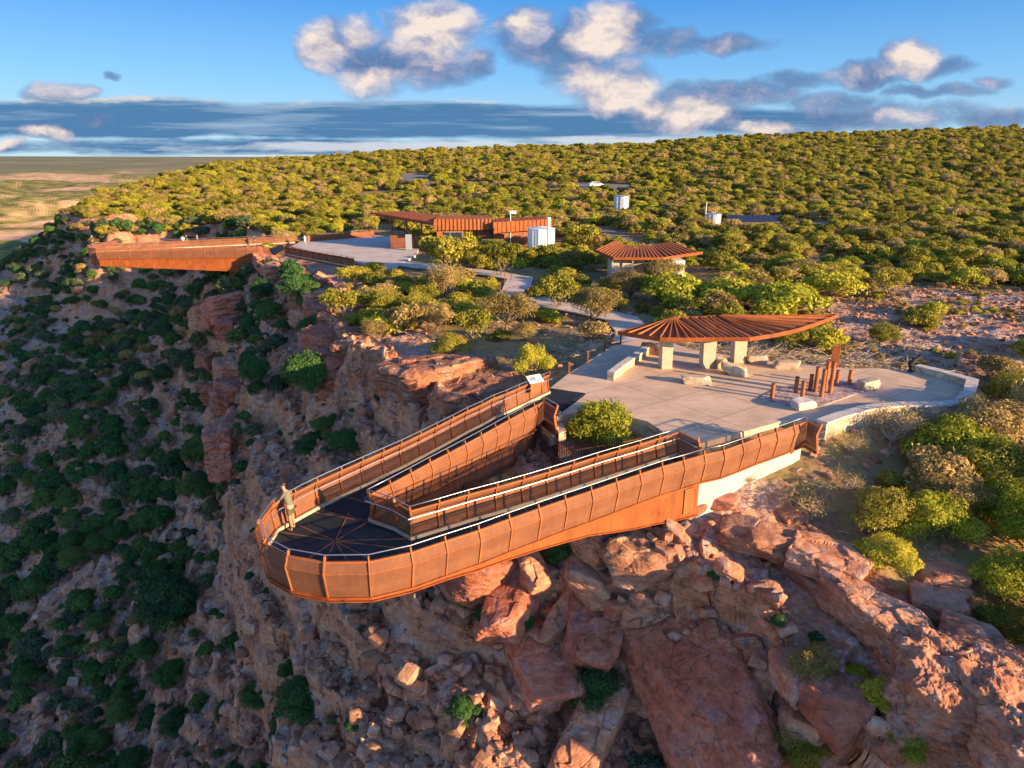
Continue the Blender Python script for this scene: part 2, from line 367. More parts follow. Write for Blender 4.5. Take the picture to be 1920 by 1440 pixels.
def mat_concrete(name, col=(0.46,0.40,0.34), joint=True):
    m, nt, b, o = newmat(name); g = G(nt); pos = g.pos()
    n = g.noise(pos, 0.5, 6, 0.65); n2 = g.noise(pos, 14, 4, 0.7); br = g.noise(g.mapping(pos, (0.6, 14, 1), (0,0,0.55)), 1.0, 3, 0.6)
    c = g.mix(1.0, tuple(col), g.ramp(n, (0.3, 0.72), (0.7, 1.14)), 'MULTIPLY')
    c = g.mix(1.0, c, g.ramp(n2, (0.3, 0.88), (0.7, 1.08)), 'MULTIPLY')
    c = g.mix(1.0, c, g.ramp(br, (0.3, 0.80), (0.7, 1.10)), 'MULTIPLY')  # broom lines, also standing for long thin shadow lines on the plaza
    if joint:
        bk = g.n('ShaderNodeTexBrick'); bk.offset = 0.0; bk.inputs['Scale'].default_value = 1.0; bk.inputs['Mortar Size'].default_value = 0.02
        bk.inputs['Brick Width'].default_value = 3.6; bk.inputs['Row Height'].default_value = 3.6
        bk.inputs['Color1'].default_value = (1,1,1,1); bk.inputs['Color2'].default_value = (0.97,0.97,0.97,1); bk.inputs['Mortar'].default_value = (0.38,0.36,0.34,1)
        g.l(g.mapping(pos, (1,1,1), (0,0,-0.62)), bk.inputs['Vector'])
        c = g.mix(1.0, c, bk.outputs[0], 'MULTIPLY')
    g.l(c, b.inputs['Base Color']); b.inputs['Roughness'].default_value = 0.85
    g.l(g.bump(n2, 0.2, 0.01), b.inputs['Normal']); return m
def mat_stonewall(name, c1=(0.50,0.38,0.25), c2=(0.36,0.24,0.16), scale=1.0):
    m, nt, b, o = newmat(name); g = G(nt); pos = g.obj()
    w = g.mix(0.08, pos, g.n('ShaderNodeTexNoise').outputs[1])
    cell = g.voro(g.mapping(w, (2.2*scale,2.2*scale,3.6*scale)), 1.0, 'F1', 1); e = g.voro(g.mapping(w, (2.2*scale,2.2*scale,3.6*scale)), 1.0, 'DISTANCE_TO_EDGE')
    sc = g.n('ShaderNodeSeparateColor'); g.l(cell, sc.inputs[0])
    c = g.ramp(sc.outputs[0], (0.0, c2), (0.5, c1), (1.0, tuple(min(1, k*1.25) for k in c1)))
    c = g.mix(1.0, c, g.ramp(g.noise(pos, 9, 5, 0.7), (0.3, 0.75), (0.7, 1.15)), 'MULTIPLY')
    j = g.maprange(e, 0.0, 0.07, 0.45, 1.0); c = g.mix(1.0, c, j, 'MULTIPLY')
    g.l(c, b.inputs['Base Color']); b.inputs['Roughness'].default_value = 0.9
    g.l(g.bump(g.math('ADD', j, g.math('MULTIPLY', g.noise(pos, 9, 5, 0.7), 0.5)), 0.7, 0.05), b.inputs['Normal']); return m
def mat_leaf(name, a, b_, c_, sub=0.3):
    m, nt, b, o = newmat(name); g = G(nt)
    oi = g.n('ShaderNodeObjectInfo'); pos = g.obj()
    n = g.noise(pos, 1.4, 3, 0.6); rnd = oi.outputs['Random']
    f = g.math('ADD', g.math('MULTIPLY', n, 0.55), g.math('MULTIPLY', rnd, 0.45))
    col = g.ramp(f, (0.25, a), (0.5, b_), (0.78, c_))
    lv = g.n('ShaderNodeNewGeometry').outputs['Random Per Island']
    col = g.mix(1.0, col, g.maprange(lv, 0, 1, 0.65, 1.3), 'MULTIPLY')
    g.l(col, b.inputs['Base Color']); b.inputs['Roughness'].default_value = 0.65; b.inputs['Specular IOR Level'].default_value = 0.25
    t = g.n('ShaderNodeBsdfTranslucent'); g.l(col, t.inputs[0]); mx = g.n('ShaderNodeMixShader'); mx.inputs[0].default_value = sub
    g.l(b.outputs[0], mx.inputs[1]); g.l(t.outputs[0], mx.inputs[2]); g.l(mx.outputs[0], o.inputs[0]); return m
M = {}
M['ground'] = mat_ground()
M['rock'] = mat_rock('sandstone_boulder', (0.84, 0.80, 0.81))
M['rock_red'] = mat_rock('red_sandstone', (0.86, 0.64, 0.67))
M['rubble'] = mat_rock('grey_rubble', (0.86, 0.88, 0.93))
M['rust'] = mat_rust('weathering_steel', (0.44,0.14,0.04), (0.26,0.075,0.025))
M['girder'] = mat_rust('weathering_steel_girder', (0.36,0.095,0.020), (0.15,0.038,0.012))
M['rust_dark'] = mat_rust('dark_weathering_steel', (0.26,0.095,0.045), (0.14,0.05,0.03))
M['mesh'] = mat_rust('perforated_rust_mesh', (0.29,0.115,0.052), (0.185,0.072,0.036), trans=0.22)
M['roof'] = mat_rust('rust_roof_sheet', (0.30,0.115,0.055), (0.19,0.07,0.04))
M['silver'] = mat_plain('stainless_handrail', (0.42,0.45,0.50), 0.4, 0.85, 0.05, bump=0)
M['deck'] = mat_plain('grey_deck_grating', (0.022,0.030,0.036), 0.85, 0.0, 0.25, 0.8, 0.3, 60, 0.15)
M['kerb'] = mat_plain('pale_kerb_angle', (0.52,0.42,0.30), 0.6, 0.2, 0.15, 2)
M['concrete'] = mat_concrete('plaza_concrete', (0.72,0.49,0.315))
M['pathc'] = mat_concrete('path_concrete', (0.62,0.51,0.42), False)
M['column'] = mat_plain('tapered_concrete', (0.47,0.38,0.28), 0.85, 0, 0.12, 1.5, 0.3, 12)
M['whiteconc'] = mat_plain('pale_concrete_wall', (0.38,0.39,0.37), 0.8, 0, 0.14, 0.9, 0.2, 10)
M['wall'] = mat_stonewall('limestone_walling', (0.58,0.45,0.30), (0.42,0.30,0.20))
M['coping'] = mat_plain('limestone_coping', (0.56,0.48,0.40), 0.85, 0, 0.2, 2.5, 0.4, 12)
M['stone'] = mat_plain('quarried_stone_block', (0.52,0.38,0.26), 0.9, 0, 0.35, 2.5, 0.6, 8)
M['gravel'] = mat_stonewall('pink_river_gravel', (0.50,0.36,0.31), (0.28,0.17,0.14), 3.0)
M['bark'] = mat_plain('grey_brown_bark', (0.20,0.14,0.10), 0.9, 0, 0.3, 4, 0.4, 12)
M['deadwood'] = mat_plain('bleached_deadwood', (0.46,0.36,0.26), 0.9, 0, 0.25, 4, 0.3, 12)
M['leaf'] = mat_leaf('yellow_green_leaves', (0.16,0.162,0.018), (0.31,0.275,0.030), (0.46,0.38,0.048))
M['leaf_olive'] = mat_leaf('olive_tan_leaves', (0.22,0.165,0.05), (0.40,0.29,0.09), (0.54,0.38,0.14))
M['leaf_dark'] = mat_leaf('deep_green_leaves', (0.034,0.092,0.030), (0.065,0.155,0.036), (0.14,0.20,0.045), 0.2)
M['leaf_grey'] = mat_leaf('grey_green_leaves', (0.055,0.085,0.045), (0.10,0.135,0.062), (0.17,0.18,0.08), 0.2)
M['leaf_bright'] = mat_leaf('bright_yellow_green_leaves', (0.27,0.29,0.020), (0.43,0.42,0.034), (0.57,0.50,0.050), 0.35)
M['white'] = mat_plain('white_painted', (0.78,0.78,0.74), 0.5, 0, 0.05, 2, 0)
M['galv'] = mat_plain('galvanised_steel', (0.50,0.52,0.54), 0.4, 0.6, 0.1, 3, 0)
M['dark'] = mat_plain('dark_steel', (0.035,0.03,0.03), 0.6, 0.2, 0.1, 3, 0)  # near-black base colour of the fence, stump and doors
M['glass'] = mat_plain('dark_window_glass', (0.03,0.045,0.05), 0.08, 0, 0.05, 3, 0, spec=0.8)
M['dirt'] = mat_plain('pale_brown_dirt', (0.33,0.21,0.13), 0.95, 0, 0.2, 0.3, 0.3)
M['asphalt'] = mat_plain('road_asphalt', (0.20,0.18,0.17), 0.9, 0, 0.15, 0.2, 0.2)
M['bluepaint'] = mat_plain('blue_car_paint', (0.03,0.12,0.38), 0.3, 0, 0.05, 2, 0)
M['black'] = mat_plain('black_rubber', (0.02,0.02,0.02), 0.8, 0, 0.1, 2, 0)
M['solar'] = mat_plain('solar_cells', (0.02,0.03,0.07), 0.15, 0.1, 0.1, 2, 0, spec=0.8)
# ------------------------------------------------------------------ object helpers
def tag(o, label=None, cat=None, group=None, kind=None):
    if label: o['label'] = label
    if cat: o['category'] = cat
    if group: o['group'] = group
    if kind: o['kind'] = kind
    return o
def link(name, me, mat=None, parent=None):
    if mat is not None:
        me.materials.clear(); me.materials.append(mat)
    o = bpy.data.objects.new(name, me); COL.objects.link(o)
    if parent is not None: o.parent = parent
    return o
def empty(name, loc=(0,0,0), rz=0.0):
    o = bpy.data.objects.new(name, None); o.empty_display_size = 0.3; COL.objects.link(o)
    o.location = loc; o.rotation_euler = (0, 0, rz); return o
def np_mesh(name, verts, faces, smooth=False):
    """faces: (n,k) int array"""
    me = bpy.data.meshes.new(name); verts = np.asarray(verts, np.float32); faces = np.asarray(faces, np.int32)
    n, k = faces.shape
    me.vertices.add(len(verts)); me.vertices.foreach_set('co', verts.ravel())
    me.loops.add(n*k); me.loops.foreach_set('vertex_index', faces.ravel())
    me.polygons.add(n); me.polygons.foreach_set('loop_start', np.arange(0, n*k, k, dtype=np.int32))
    try: me.polygons.foreach_set('loop_total', np.full(n, k, np.int32))
    except Exception: pass
    me.polygons.foreach_set('use_smooth', np.full(n, smooth, bool))
    me.update(calc_edges=True); return me
class MB:
    def __init__(s): s.v = []; s.f = []
    def add(s, vs, fs):
        b = len(s.v); s.v += [tuple(v) for v in vs]; s.f += [tuple(b+i for i in f) for f in fs]; return s
    def box(s, c, size, rz=0.0, mat=None):
        hx, hy, hz = size[0]/2, size[1]/2, size[2]/2
        R = Matrix.Rotation(rz, 3, 'Z') if mat is None else mat
        vs = [Vector(c)+R@Vector((x*hx, y*hy, z*hz)) for z in (-1, 1) for x, y in ((-1,-1),(1,-1),(1,1),(-1,1))]
        return s.add(vs, [(0,3,2,1),(4,5,6,7),(0,1,5,4),(1,2,6,5),(2,3,7,6),(3,0,4,7)])
    def bar(s, a, b, w, h=None, up=Vector((0,0,1))):
        """rectangular bar from a to b"""
        a = Vector(a); b = Vector(b); h = h or w; d = (b-a)
        if d.length < 1e-6: return s
        d.normalize(); sd = d.cross(up)
        if sd.length < 1e-4: sd = Vector((1,0,0))
        sd.normalize(); u = sd.cross(d)
        vs = [p + sd*(x*w/2) + u*(y*h/2) for p in (a, b) for x, y in ((-1,-1),(1,-1),(1,1),(-1,1))]
        return s.add(vs, [(0,3,2,1),(4,5,6,7),(0,1,5,4),(1,2,6,5),(2,3,7,6),(3,0,4,7)])
    def tube(s, pts, r, n=8, r2=None, cap=True):
        pts = [Vector(p) for p in pts]; m = len(pts); rings = []
        for i, p in enumerate(pts):
            d = (pts[min(i+1, m-1)]-pts[max(i-1, 0)]).normalized()
            sd = d.cross(Vector((0,0,1)))
            if sd.length < 1e-3: sd = Vector((1,0,0))
            sd.normalize(); u = sd.cross(d)
            rr = r if r2 is None else r+(r2-r)*i/(m-1)
            rings.append([p+sd*(rr*math.cos(2*math.pi*k/n))+u*(rr*math.sin(2*math.pi*k/n)) for k in range(n)])
        vs = [v for rg in rings for v in rg]; fs = []
        for i in range(m-1):
            for k in range(n):
                a = i*n+k; b = i*n+(k+1) % n; fs.append((a, b, b+n, a+n))
        if cap: fs.append(tuple(range(n-1, -1, -1))); fs.append(tuple((m-1)*n+k for k in range(n)))
        return s.add(vs, fs)
    def prism(s, poly, z0, z1):
        """vertical prism over a plan polygon (z0,z1 may be lists)"""
        n = len(poly); z0 = z0 if isinstance(z0, (list, tuple)) else [z0]*n; z1 = z1 if isinstance(z1, (list, tuple)) else [z1]*n
        vs = [(p[0], p[1], a) for p, a in zip(poly, z0)] + [(p[0], p[1], a) for p, a in zip(poly, z1)]
        ar = sum(poly[i][0]*poly[(i+1)%n][1]-poly[(i+1)%n][0]*poly[i][1] for i in range(n))
        idx = list(range(n)) if ar > 0 else list(range(n-1, -1, -1))
        fs = [tuple(reversed(idx)), tuple(n+i for i in idx)]
        for k in range(n):
            a, b = idx[k], idx[(k+1) % n]; fs.append((a, b, b+n, a+n))
        return s.add(vs, fs)
    def mesh(s, name, smooth=False, tri=False, bevel=0.0):
        me = bpy.data.meshes.new(name); me.from_pydata([tuple(v) for v in s.v], [], s.f); me.update()
        bm = bmesh.new(); bm.from_mesh(me)
        if bevel: bmesh.ops.bevel(bm, geom=list(bm.edges), offset=bevel, segments=1, affect='EDGES', profile=0.5)
        bmesh.ops.recalc_face_normals(bm, faces=bm.faces)
        bmesh.ops.triangulate(bm, faces=[f for f in bm.faces if len(f.verts) > 4])
        bm.to_mesh(me); bm.free()
        if smooth: me.polygons.foreach_set('use_smooth', [True]*len(me.polygons))
        return me
    def build(s, name, mat, parent=None, **k): return link(name, s.mesh(name, **k), mat, parent)
# ------------------------------------------------------------------ ground sheet
def build_ground():
    th = np.concatenate([np.linspace(-math.pi, -0.95, 60, endpoint=False), np.linspace(-0.95, -0.74, 30, endpoint=False),
                         np.linspace(-0.74, 0.74, 520, endpoint=False), np.linspace(0.74, 0.95, 30, endpoint=False), np.linspace(0.95, math.pi, 60)])
    r = [3.0]
    while r[-1] < 14000:
        q = r[-1]; r.append(q*(1.02 if q < 13 else 1.0032 if q < 115 else 1.0065 if q < 300 else 1.018 if q < 1500 else 1.05))
    r = np.array(r); TH, R = np.meshgrid(th, r)
    X = np.sin(TH)*R; Y = np.cos(TH)*R
    Z, sd, rm = terrain(X.ravel(), Y.ravel())
    # sideways push on the broken ground so that faces overhang and break up
    x = X.ravel(); y = Y.ravel()
    zone = (1-sstep(0.5, 3.0, sd))*(1-sstep(90, 200, np.hypot(x, y)))
    dx = fbm3(x/1.7, y/1.7, Z/1.1, 3, 201)*0.55*zone; dy = fbm3(x/1.7+40, y/1.7, Z/1.1, 3, 203)*0.55*zone
    nv = np.stack([x+dx, y+dy, Z], 1)
    nr, nt = TH.shape
    i = np.arange(nr-1)[:, None]*nt + np.arange(nt-1)[None]
    i = i.ravel(); f = np.stack([i, i+nt, i+nt+1, i+1], 1)
    me = np_mesh('ground', nv, f[:, ::-1] if False else f, False)
    me.polygons.foreach_set('use_smooth', np.full(len(f), True, bool))
    at = me.attributes.new('rock', 'FLOAT', 'POINT'); at.data.foreach_set('value', rm.astype(np.float32))
    o = link('ground', me, M['ground']); tag(o, kind='structure')
    return o
build_ground()
print('ground', round(time.time()-T0, 1), flush=True)
# ------------------------------------------------------------------ near skywalk
def pz(l, z): return [P(a, b, z) for a, b in l]
OUT_PX = [(1541,797),(1514,783),(1486,793),(1454,804),(1422,814),(1390,826),(1355,838),(1319,845.5),(1280,857),(1240,868),(1198,882),(1154,897),(1107,913),(1058,929),(1008,946),(953,965),(896,986),(833,1006),(769,1027),
          (691,1044),(609,1045),(541,1033),(497,1010),(487,975),(513,940),(553,919),(594,898.5),(640,878),(680,860),(719,843),(753,828),(788.5,811),(819,796),(849,781),(876,767),(903,755),(926,743),(950,734),(973,724),(996,714),(1019,704),(1031,699)]
INN_L = [(689,921.4),(729,901),(768,880.5),(804,861),(837.5,844),(870,827),(900,811),(927,796),(952,782),(978.6,768),(1000,757),(1020,747),(1046,762)]
INN_R = [(689,921.4),(737.5,936.7),(768,953.5),(823.7,938),(878.7,922),(932.6,908),(982.5,894),(1030,880),(1076,866),(1120,852),(1161,840),(1200.8,828.5),(1237,817),(1274.7,806),(1309,823)]
def offs(path, closed=False):
    """outward (right-hand) unit normals of a plan path with mitre factor"""
    n = len(path); res = []
    for i in range(n):
        a = path[max(i-1, 0)]; b = path[min(i+1, n-1)]; p = path[i]
        d1 = (p-a); d2 = (b-p)
        d1 = Vector((d1.x, d1.y, 0)); d2 = Vector((d2.x, d2.y, 0))
        if d1.length < 1e-6: d1 = d2
        if d2.length < 1e-6: d2 = d1
        d1.normalize(); d2.normalize(); t = (d1+d2)
        t.normalize(); nrm = Vector((t.y, -t.x, 0)); c = max(0.6, nrm.dot(Vector((d1.y, -d1.x, 0))))
        res.append(nrm/c)
    return res
def add_railing(root, top, side, girder=None, girder_name='side_girder', nrails=True, kerb=True, mats=None, panel_bot=-0.20, step=1, posts=True):
    """top: list of points at z=1.25; side +1/-1 so that side*normal points away from the deck"""
    mm = mats or M
    N = [n*side for n in offs(top)]; base = [Vector((p.x, p.y, 0)) for p in top]; k = len(top)
    def pt(i, o, z): return base[i] + N[i]*o + Vector((0, 0, z + ZB))
    ZB = top[0].z-1.25
    prof = [(0.04, 1.30), (0.04, 1.22), (0.21, 0.76), (0.03, panel_bot)]
    if posts:
        for i in range(k):
            t = (base[min(i+1, k-1)]-base[max(i-1, 0)]).normalized()*0.022
            n = N[i].normalized(); dep = 0.075
            m = MB(); vs = []
            for sgn in (-1, 1):
                for o, z in prof: vs.append(pt(i, 0, z)+n*(o+0.035)+t*sgn)
                for o, z in reversed(prof): vs.append(pt(i, 0, z)+n*(o-dep)+t*sgn)
            L = len(prof); q = 2*L; fs = []
            for s_ in (0, 1):
                b0 = s_*q
                for a in range(L-1): fs.append((b0+a, b0+a+1, b0+q-2-a, b0+q-1-a))
            for a in range(q): fs.append((a, (a+1) % q, q+(a+1) % q, q+a))
            m.add(vs, fs); m.build('post', mm['rust'], root)
    for i in range(k-1):
        m = MB()
        g = 0.02
        def seg(o, z, f):
            return pt(i, o, z).lerp(pt(i+1, o, z), f)
        L = (base[i+1]-base[i]).length or 1; f0, f1 = 0.03/L, 1-0.03/L
        for (o0, z0), (o1, z1) in (((0.07, 1.08), (0.20, 0.77)), ((0.20, 0.75), (0.035, panel_bot+0.03))):
            a, b, c, d = seg(o0, z0, f0), seg(o0, z0, f1), seg(o1, z1, f1), seg(o1, z1, f0)
            m.add([a, b, c, d], [(0, 1, 2, 3)])
        m.build('mesh_panel', mm['mesh'], root)
    m = MB(); m2 = MB()
    for i in range(k-1):
        m.bar(pt(i, 0.06, 1.10), pt(i+1, 0.06, 1.10), 0.07, 0.05)
        m.bar(pt(i, 0.205, 0.76), pt(i+1, 0.205, 0.76), 0.03, 0.025)
        m.bar(pt(i, 0.02, 0.12), pt(i+1, 0.02, 0.12), 0.03, 0.03)
        m2.bar(pt(i, 0.02, panel_bot), pt(i+1, 0.02, panel_bot), 0.17, 0.06)
    m.build('rail_frame', mm['rust'], root); m2.build('edge_flange', mm['girder'], root)
    MB().tube([pt(i, 0.0, 1.33) for i in range(k)], 0.019, 8).build('top_rail', mm['silver'], root, smooth=True)
    if nrails:
        h = MB().tube([pt(i, -0.17, 0.93) for i in range(k)], 0.017, 8)
        for i in range(0, k): h.bar(pt(i, -0.17, 0.90), pt(i, 0.02, 0.86), 0.015)
        h.build('handrail', mm['silver'], root, smooth=False)
    if kerb:
        m = MB()
        for i in range(k-1): m.bar(pt(i, -0.05, 0.07), pt(i+1, -0.05, 0.07), 0.05, 0.13)
        m.build('kerb', mm['kerb'], root)
    if girder:
        m = MB()
        vs = []; fs = []
        for i in range(k):
            zt = panel_bot-0.03; zb = -girder[i]
            o = -0.06
            vs += [pt(i, o, zt), pt(i, o, zb), pt(i, o-0.04, zb), pt(i, o-0.04, zt)]
            # bottom flange
        for i in range(k-1):
            a = i*4; b = a+4
            for j in range(4): fs.append((a+j, a+(j+1) % 4, b+(j+1) % 4, b+j))
        fs += [(0, 3, 2, 1), (4*(k-1), 4*(k-1)+1, 4*(k-1)+2, 4*(k-1)+3)]
        m.add(vs, fs)
        for i in range(k-1):
            a, b = pt(i, -0.08, -girder[i]), pt(i+1, -0.08, -girder[i+1]); m.bar(a, b, 0.22, 0.03)
        m.build(girder_name, mm['girder'], root)
def build_skywalk():
    root = empty('skywalk', (1, 26, 0))
    tag(root, 'near rust coloured steel skywalk looping out over the gorge with a person on its tip', 'skywalk', 'rusted steel skywalks')
    holder = root
    outp = pz(OUT_PX, 1.25); L = pz(INN_L, 1.25); R = pz(INN_R, 1.25)
    # the world positions are absolute: parent with an inverse offset
    inv = Matrix.Translation(-Vector((1, 26, 0)))
    before = set(COL.objects)
    # outer ring runs from the right end round the nose to the left end: normals to the right point inward there
    n = len(outp)
    gd = []
    for i, (px, py) in enumerate(OUT_PX):
        if i <= 18: gd.append(0.24 + float(np.interp(px, [800,840,953,1007,1107,1200,1300], [.14,.16,.3,.38,.6,1.15,1.55])))
        elif i <= 24: gd.append(0.38)
        else: gd.append(0.5+1.3*(i-24)/(n-25))
    add_railing(root, outp[:8], -1, None)
    # girder portion
    add_railing(root, outp[7:], -1, gd[7:])
    MSHADE = {**M, 'girder': M['rust_dark']}  # inner girders and flanges get darker steel in place of the shade there
    add_railing(root, L, +1 , [0.6+1.3*i/(len(L)-1) for i in range(len(L))], mats=MSHADE)
    add_railing(root, R, -1 , [0.4]*3+[0.6+1.3*i/12 for i in range(12)], mats=MSHADE)
    # deck: U-shaped sheet
    def pl(l): return [(p.x, p.y) for p in l]
    deck = pl(outp[1:]) + pl(list(reversed(L))) + pl(R[1:])
    m = MB(); k = len(deck)
    bm = bmesh.new(); vs = [bm.verts.new((x, y, 0.0)) for x, y in deck]; f = bm.faces.new(vs)
    if f.normal.z < 0: f.normal_flip()
    ex = bmesh.ops.extrude_face_region(bm, geom=[f])
    for v in [e for e in ex['geom'] if isinstance(e, bmesh.types.BMVert)]: v.co.z = -0.12
    bmesh.ops.recalc_face_normals(bm, faces=bm.faces); bmesh.ops.triangulate(bm, faces=bm.faces)
    me = bpy.data.meshes.new('deck'); bm.to_mesh(me); bm.free(); link('deck', me, M['deck'], root)
    # radiating frame lines showing through the grating
    m = MB(); c = P(628, 1014, 0.006)
    for q in [(517,996),(545,1068),(600,1075),(655,1058),(700,1052),(760,1010),(770,1030),(655,960),(560,985),(600,952),(690,978),(590,960)]:
        m.bar(c if q not in [(600,952),(590,960)] else P(690,978,.006), P(q[0], q[1], 0.006), 0.05, 0.012)
    m.build('deck_beam', M['rust_dark'], root)
    m = MB()
    for i in range(26, 40):
        j = min(max(i-26, 0), len(L)-1); a = outp[i]; b = L[min(j, len(L)-2)]
        m.bar((a.x, a.y, .006), (b.x, b.y, .006), 0.045, 0.012)
    for i in range(9, 19):
        b = R[2+min(18-i, 10)]; a = outp[i]; m.bar((a.x, a.y, .006), (b.x, b.y, .006), 0.045, 0.012)
    m.build('cross_streak', M['rust_dark'], root)  # rust streaks and shadow lines at the posts, laid as thin dark bars
    # under-deck cross girders
    m = MB()
    for a, b in ((P(737,936,1.25), P(640,1045,1.25)), (P(860,930,1.25), P(833,1005,1.25)), (P(1060,872,1.25), P(1107,913,1.25)), (P(837,845,1.25), P(719,842,1.25)), (P(689,921,1.25), P(594,898,1.25))):
        m.bar((a.x, a.y, -0.24), (b.x, b.y, -0.24), 0.12, 0.22)
    a, b = P(870,826,1.25), P(1120,852,1.25); m.bar((a.x, a.y, -0.95), (b.x, b.y, -0.95), 0.25, 0.3)
    m.build('cross_girder', M['rust_dark'], root)
    # concrete abutment under the right-hand end, with bearing plate
    A = [outp[8-i] for i in range(9)]; m = MB(); Nn = offs(list(reversed(A)))
    pl_ = [Vector((p.x, p.y, 0)) for p in outp[1:8]]; NN = [q*-1 for q in offs(outp[1:8])]
    front = [p+nn*(-0.10) for p, nn in zip(pl_, NN)]; back = [p+nn*(-0.7) for p, nn in zip(pl_, NN)]
    # start a little before the last girder post
    m.prism([(p.x, p.y) for p in front]+[(p.x, p.y) for p in reversed(back)], -3.6, -0.25)
    m.build('abutment_wall', M['whiteconc'], root)
    m = MB(); a = P(1285,890,-1.0)
    for o in [c for c in COL.objects if c not in before]:
        pass
    for o in list(COL.objects):
        if o not in before and o.parent == root: o.matrix_parent_inverse = inv
    # stiffener with bolt holes on the girder
    a = outp[8]; b = outp[7]; nn = offs(outp)[8]*-1
    m = MB()
    mid = (a+b)/2; dd = (b-a).normalized()
    ctr = Vector((mid.x, mid.y, -.95))+nn*(-0.02)
    rz = math.atan2(dd.y, dd.x)
    m.box(ctr, (0.55, 0.03, 1.15), rz); pl1 = m.build('splice_plate', M['rust'], root); pl1.matrix_parent_inverse = inv
    m = MB()
    for ix in range(4):
        for iz in range(8): m.box(ctr+dd*((ix-1.5)*0.12)+Vector((0,0,(iz-3.5)*0.13))+nn*0.02, (0.035,0.03,0.035), rz)
    q = m.build('bolt_row', M['rust_dark'], pl1); 
    q.matrix_parent_inverse = (Matrix.Translation((1,26,0)) @ inv).inverted()
    return root
sky_root = build_skywalk()
# ------------------------------------------------------------------ plaza
def sheet(name, poly, z, mat, th=0.2, kind='structure'):
    m = MB().prism(poly, z-th, z); o = m.build(name, mat); tag(o, kind=kind); return o
sheet('plaza', PLAZA, -0.006, M['concrete'], 0.35)
# dark deck pads where the legs of the loop land are part of the plaza paving
PATHW = 1.5
def ribbon(name, pts, w, z, mat, th=0.12):
    v = [Vector((a, b, 0)) for a, b in pts]; N = offs(v); m = MB()
    A = [(p+n*w) for p, n in zip(v, N)]; B = [(p-n*w) for p, n in zip(v, N)]
    m.prism([(p.x, p.y) for p in A]+[(p.x, p.y) for p in reversed(B)], z-th, z)
    o = m.build(name, mat); tag(o, kind='structure'); return o
ribbon('path', PATH_PTS, PATHW, -0.05, M['pathc'])
sheet('far_plaza_paving', FARPLAZA, -0.02, M['pathc'], 0.3)
# ------------------------------------------------------------------ survey: where a pixel ray meets the ground
_rt = np.concatenate([np.arange(14, 140, 0.25), np.arange(140, 700, 1.5), np.arange(700, 3000, 10)])
def hit(px, py):
    u = px-960; v = py-720
    d = math.sin(PITCH)*FPX + math.cos(PITCH)*v; g = math.cos(PITCH)*FPX - math.sin(PITCH)*v
    L = math.hypot(u, g); x = _rt*u/L; y = _rt*g/L; zr = CAMH - _rt*d/L
    zt = terrain(x, y, False)[0]
    k = np.argmax(zr <= zt)
    if k == 0: k = len(_rt)-1
    return Vector((x[k], y[k], zt[k]))
def Q(px, py, Y):
    """point of the pixel ray at distance Y"""
    u = px-960; v = py-720
    d = math.sin(PITCH)*FPX + math.cos(PITCH)*v; g = math.cos(PITCH)*FPX - math.sin(PITCH)*v
    return Vector((u*Y/g, Y, CAMH-d*Y/g))
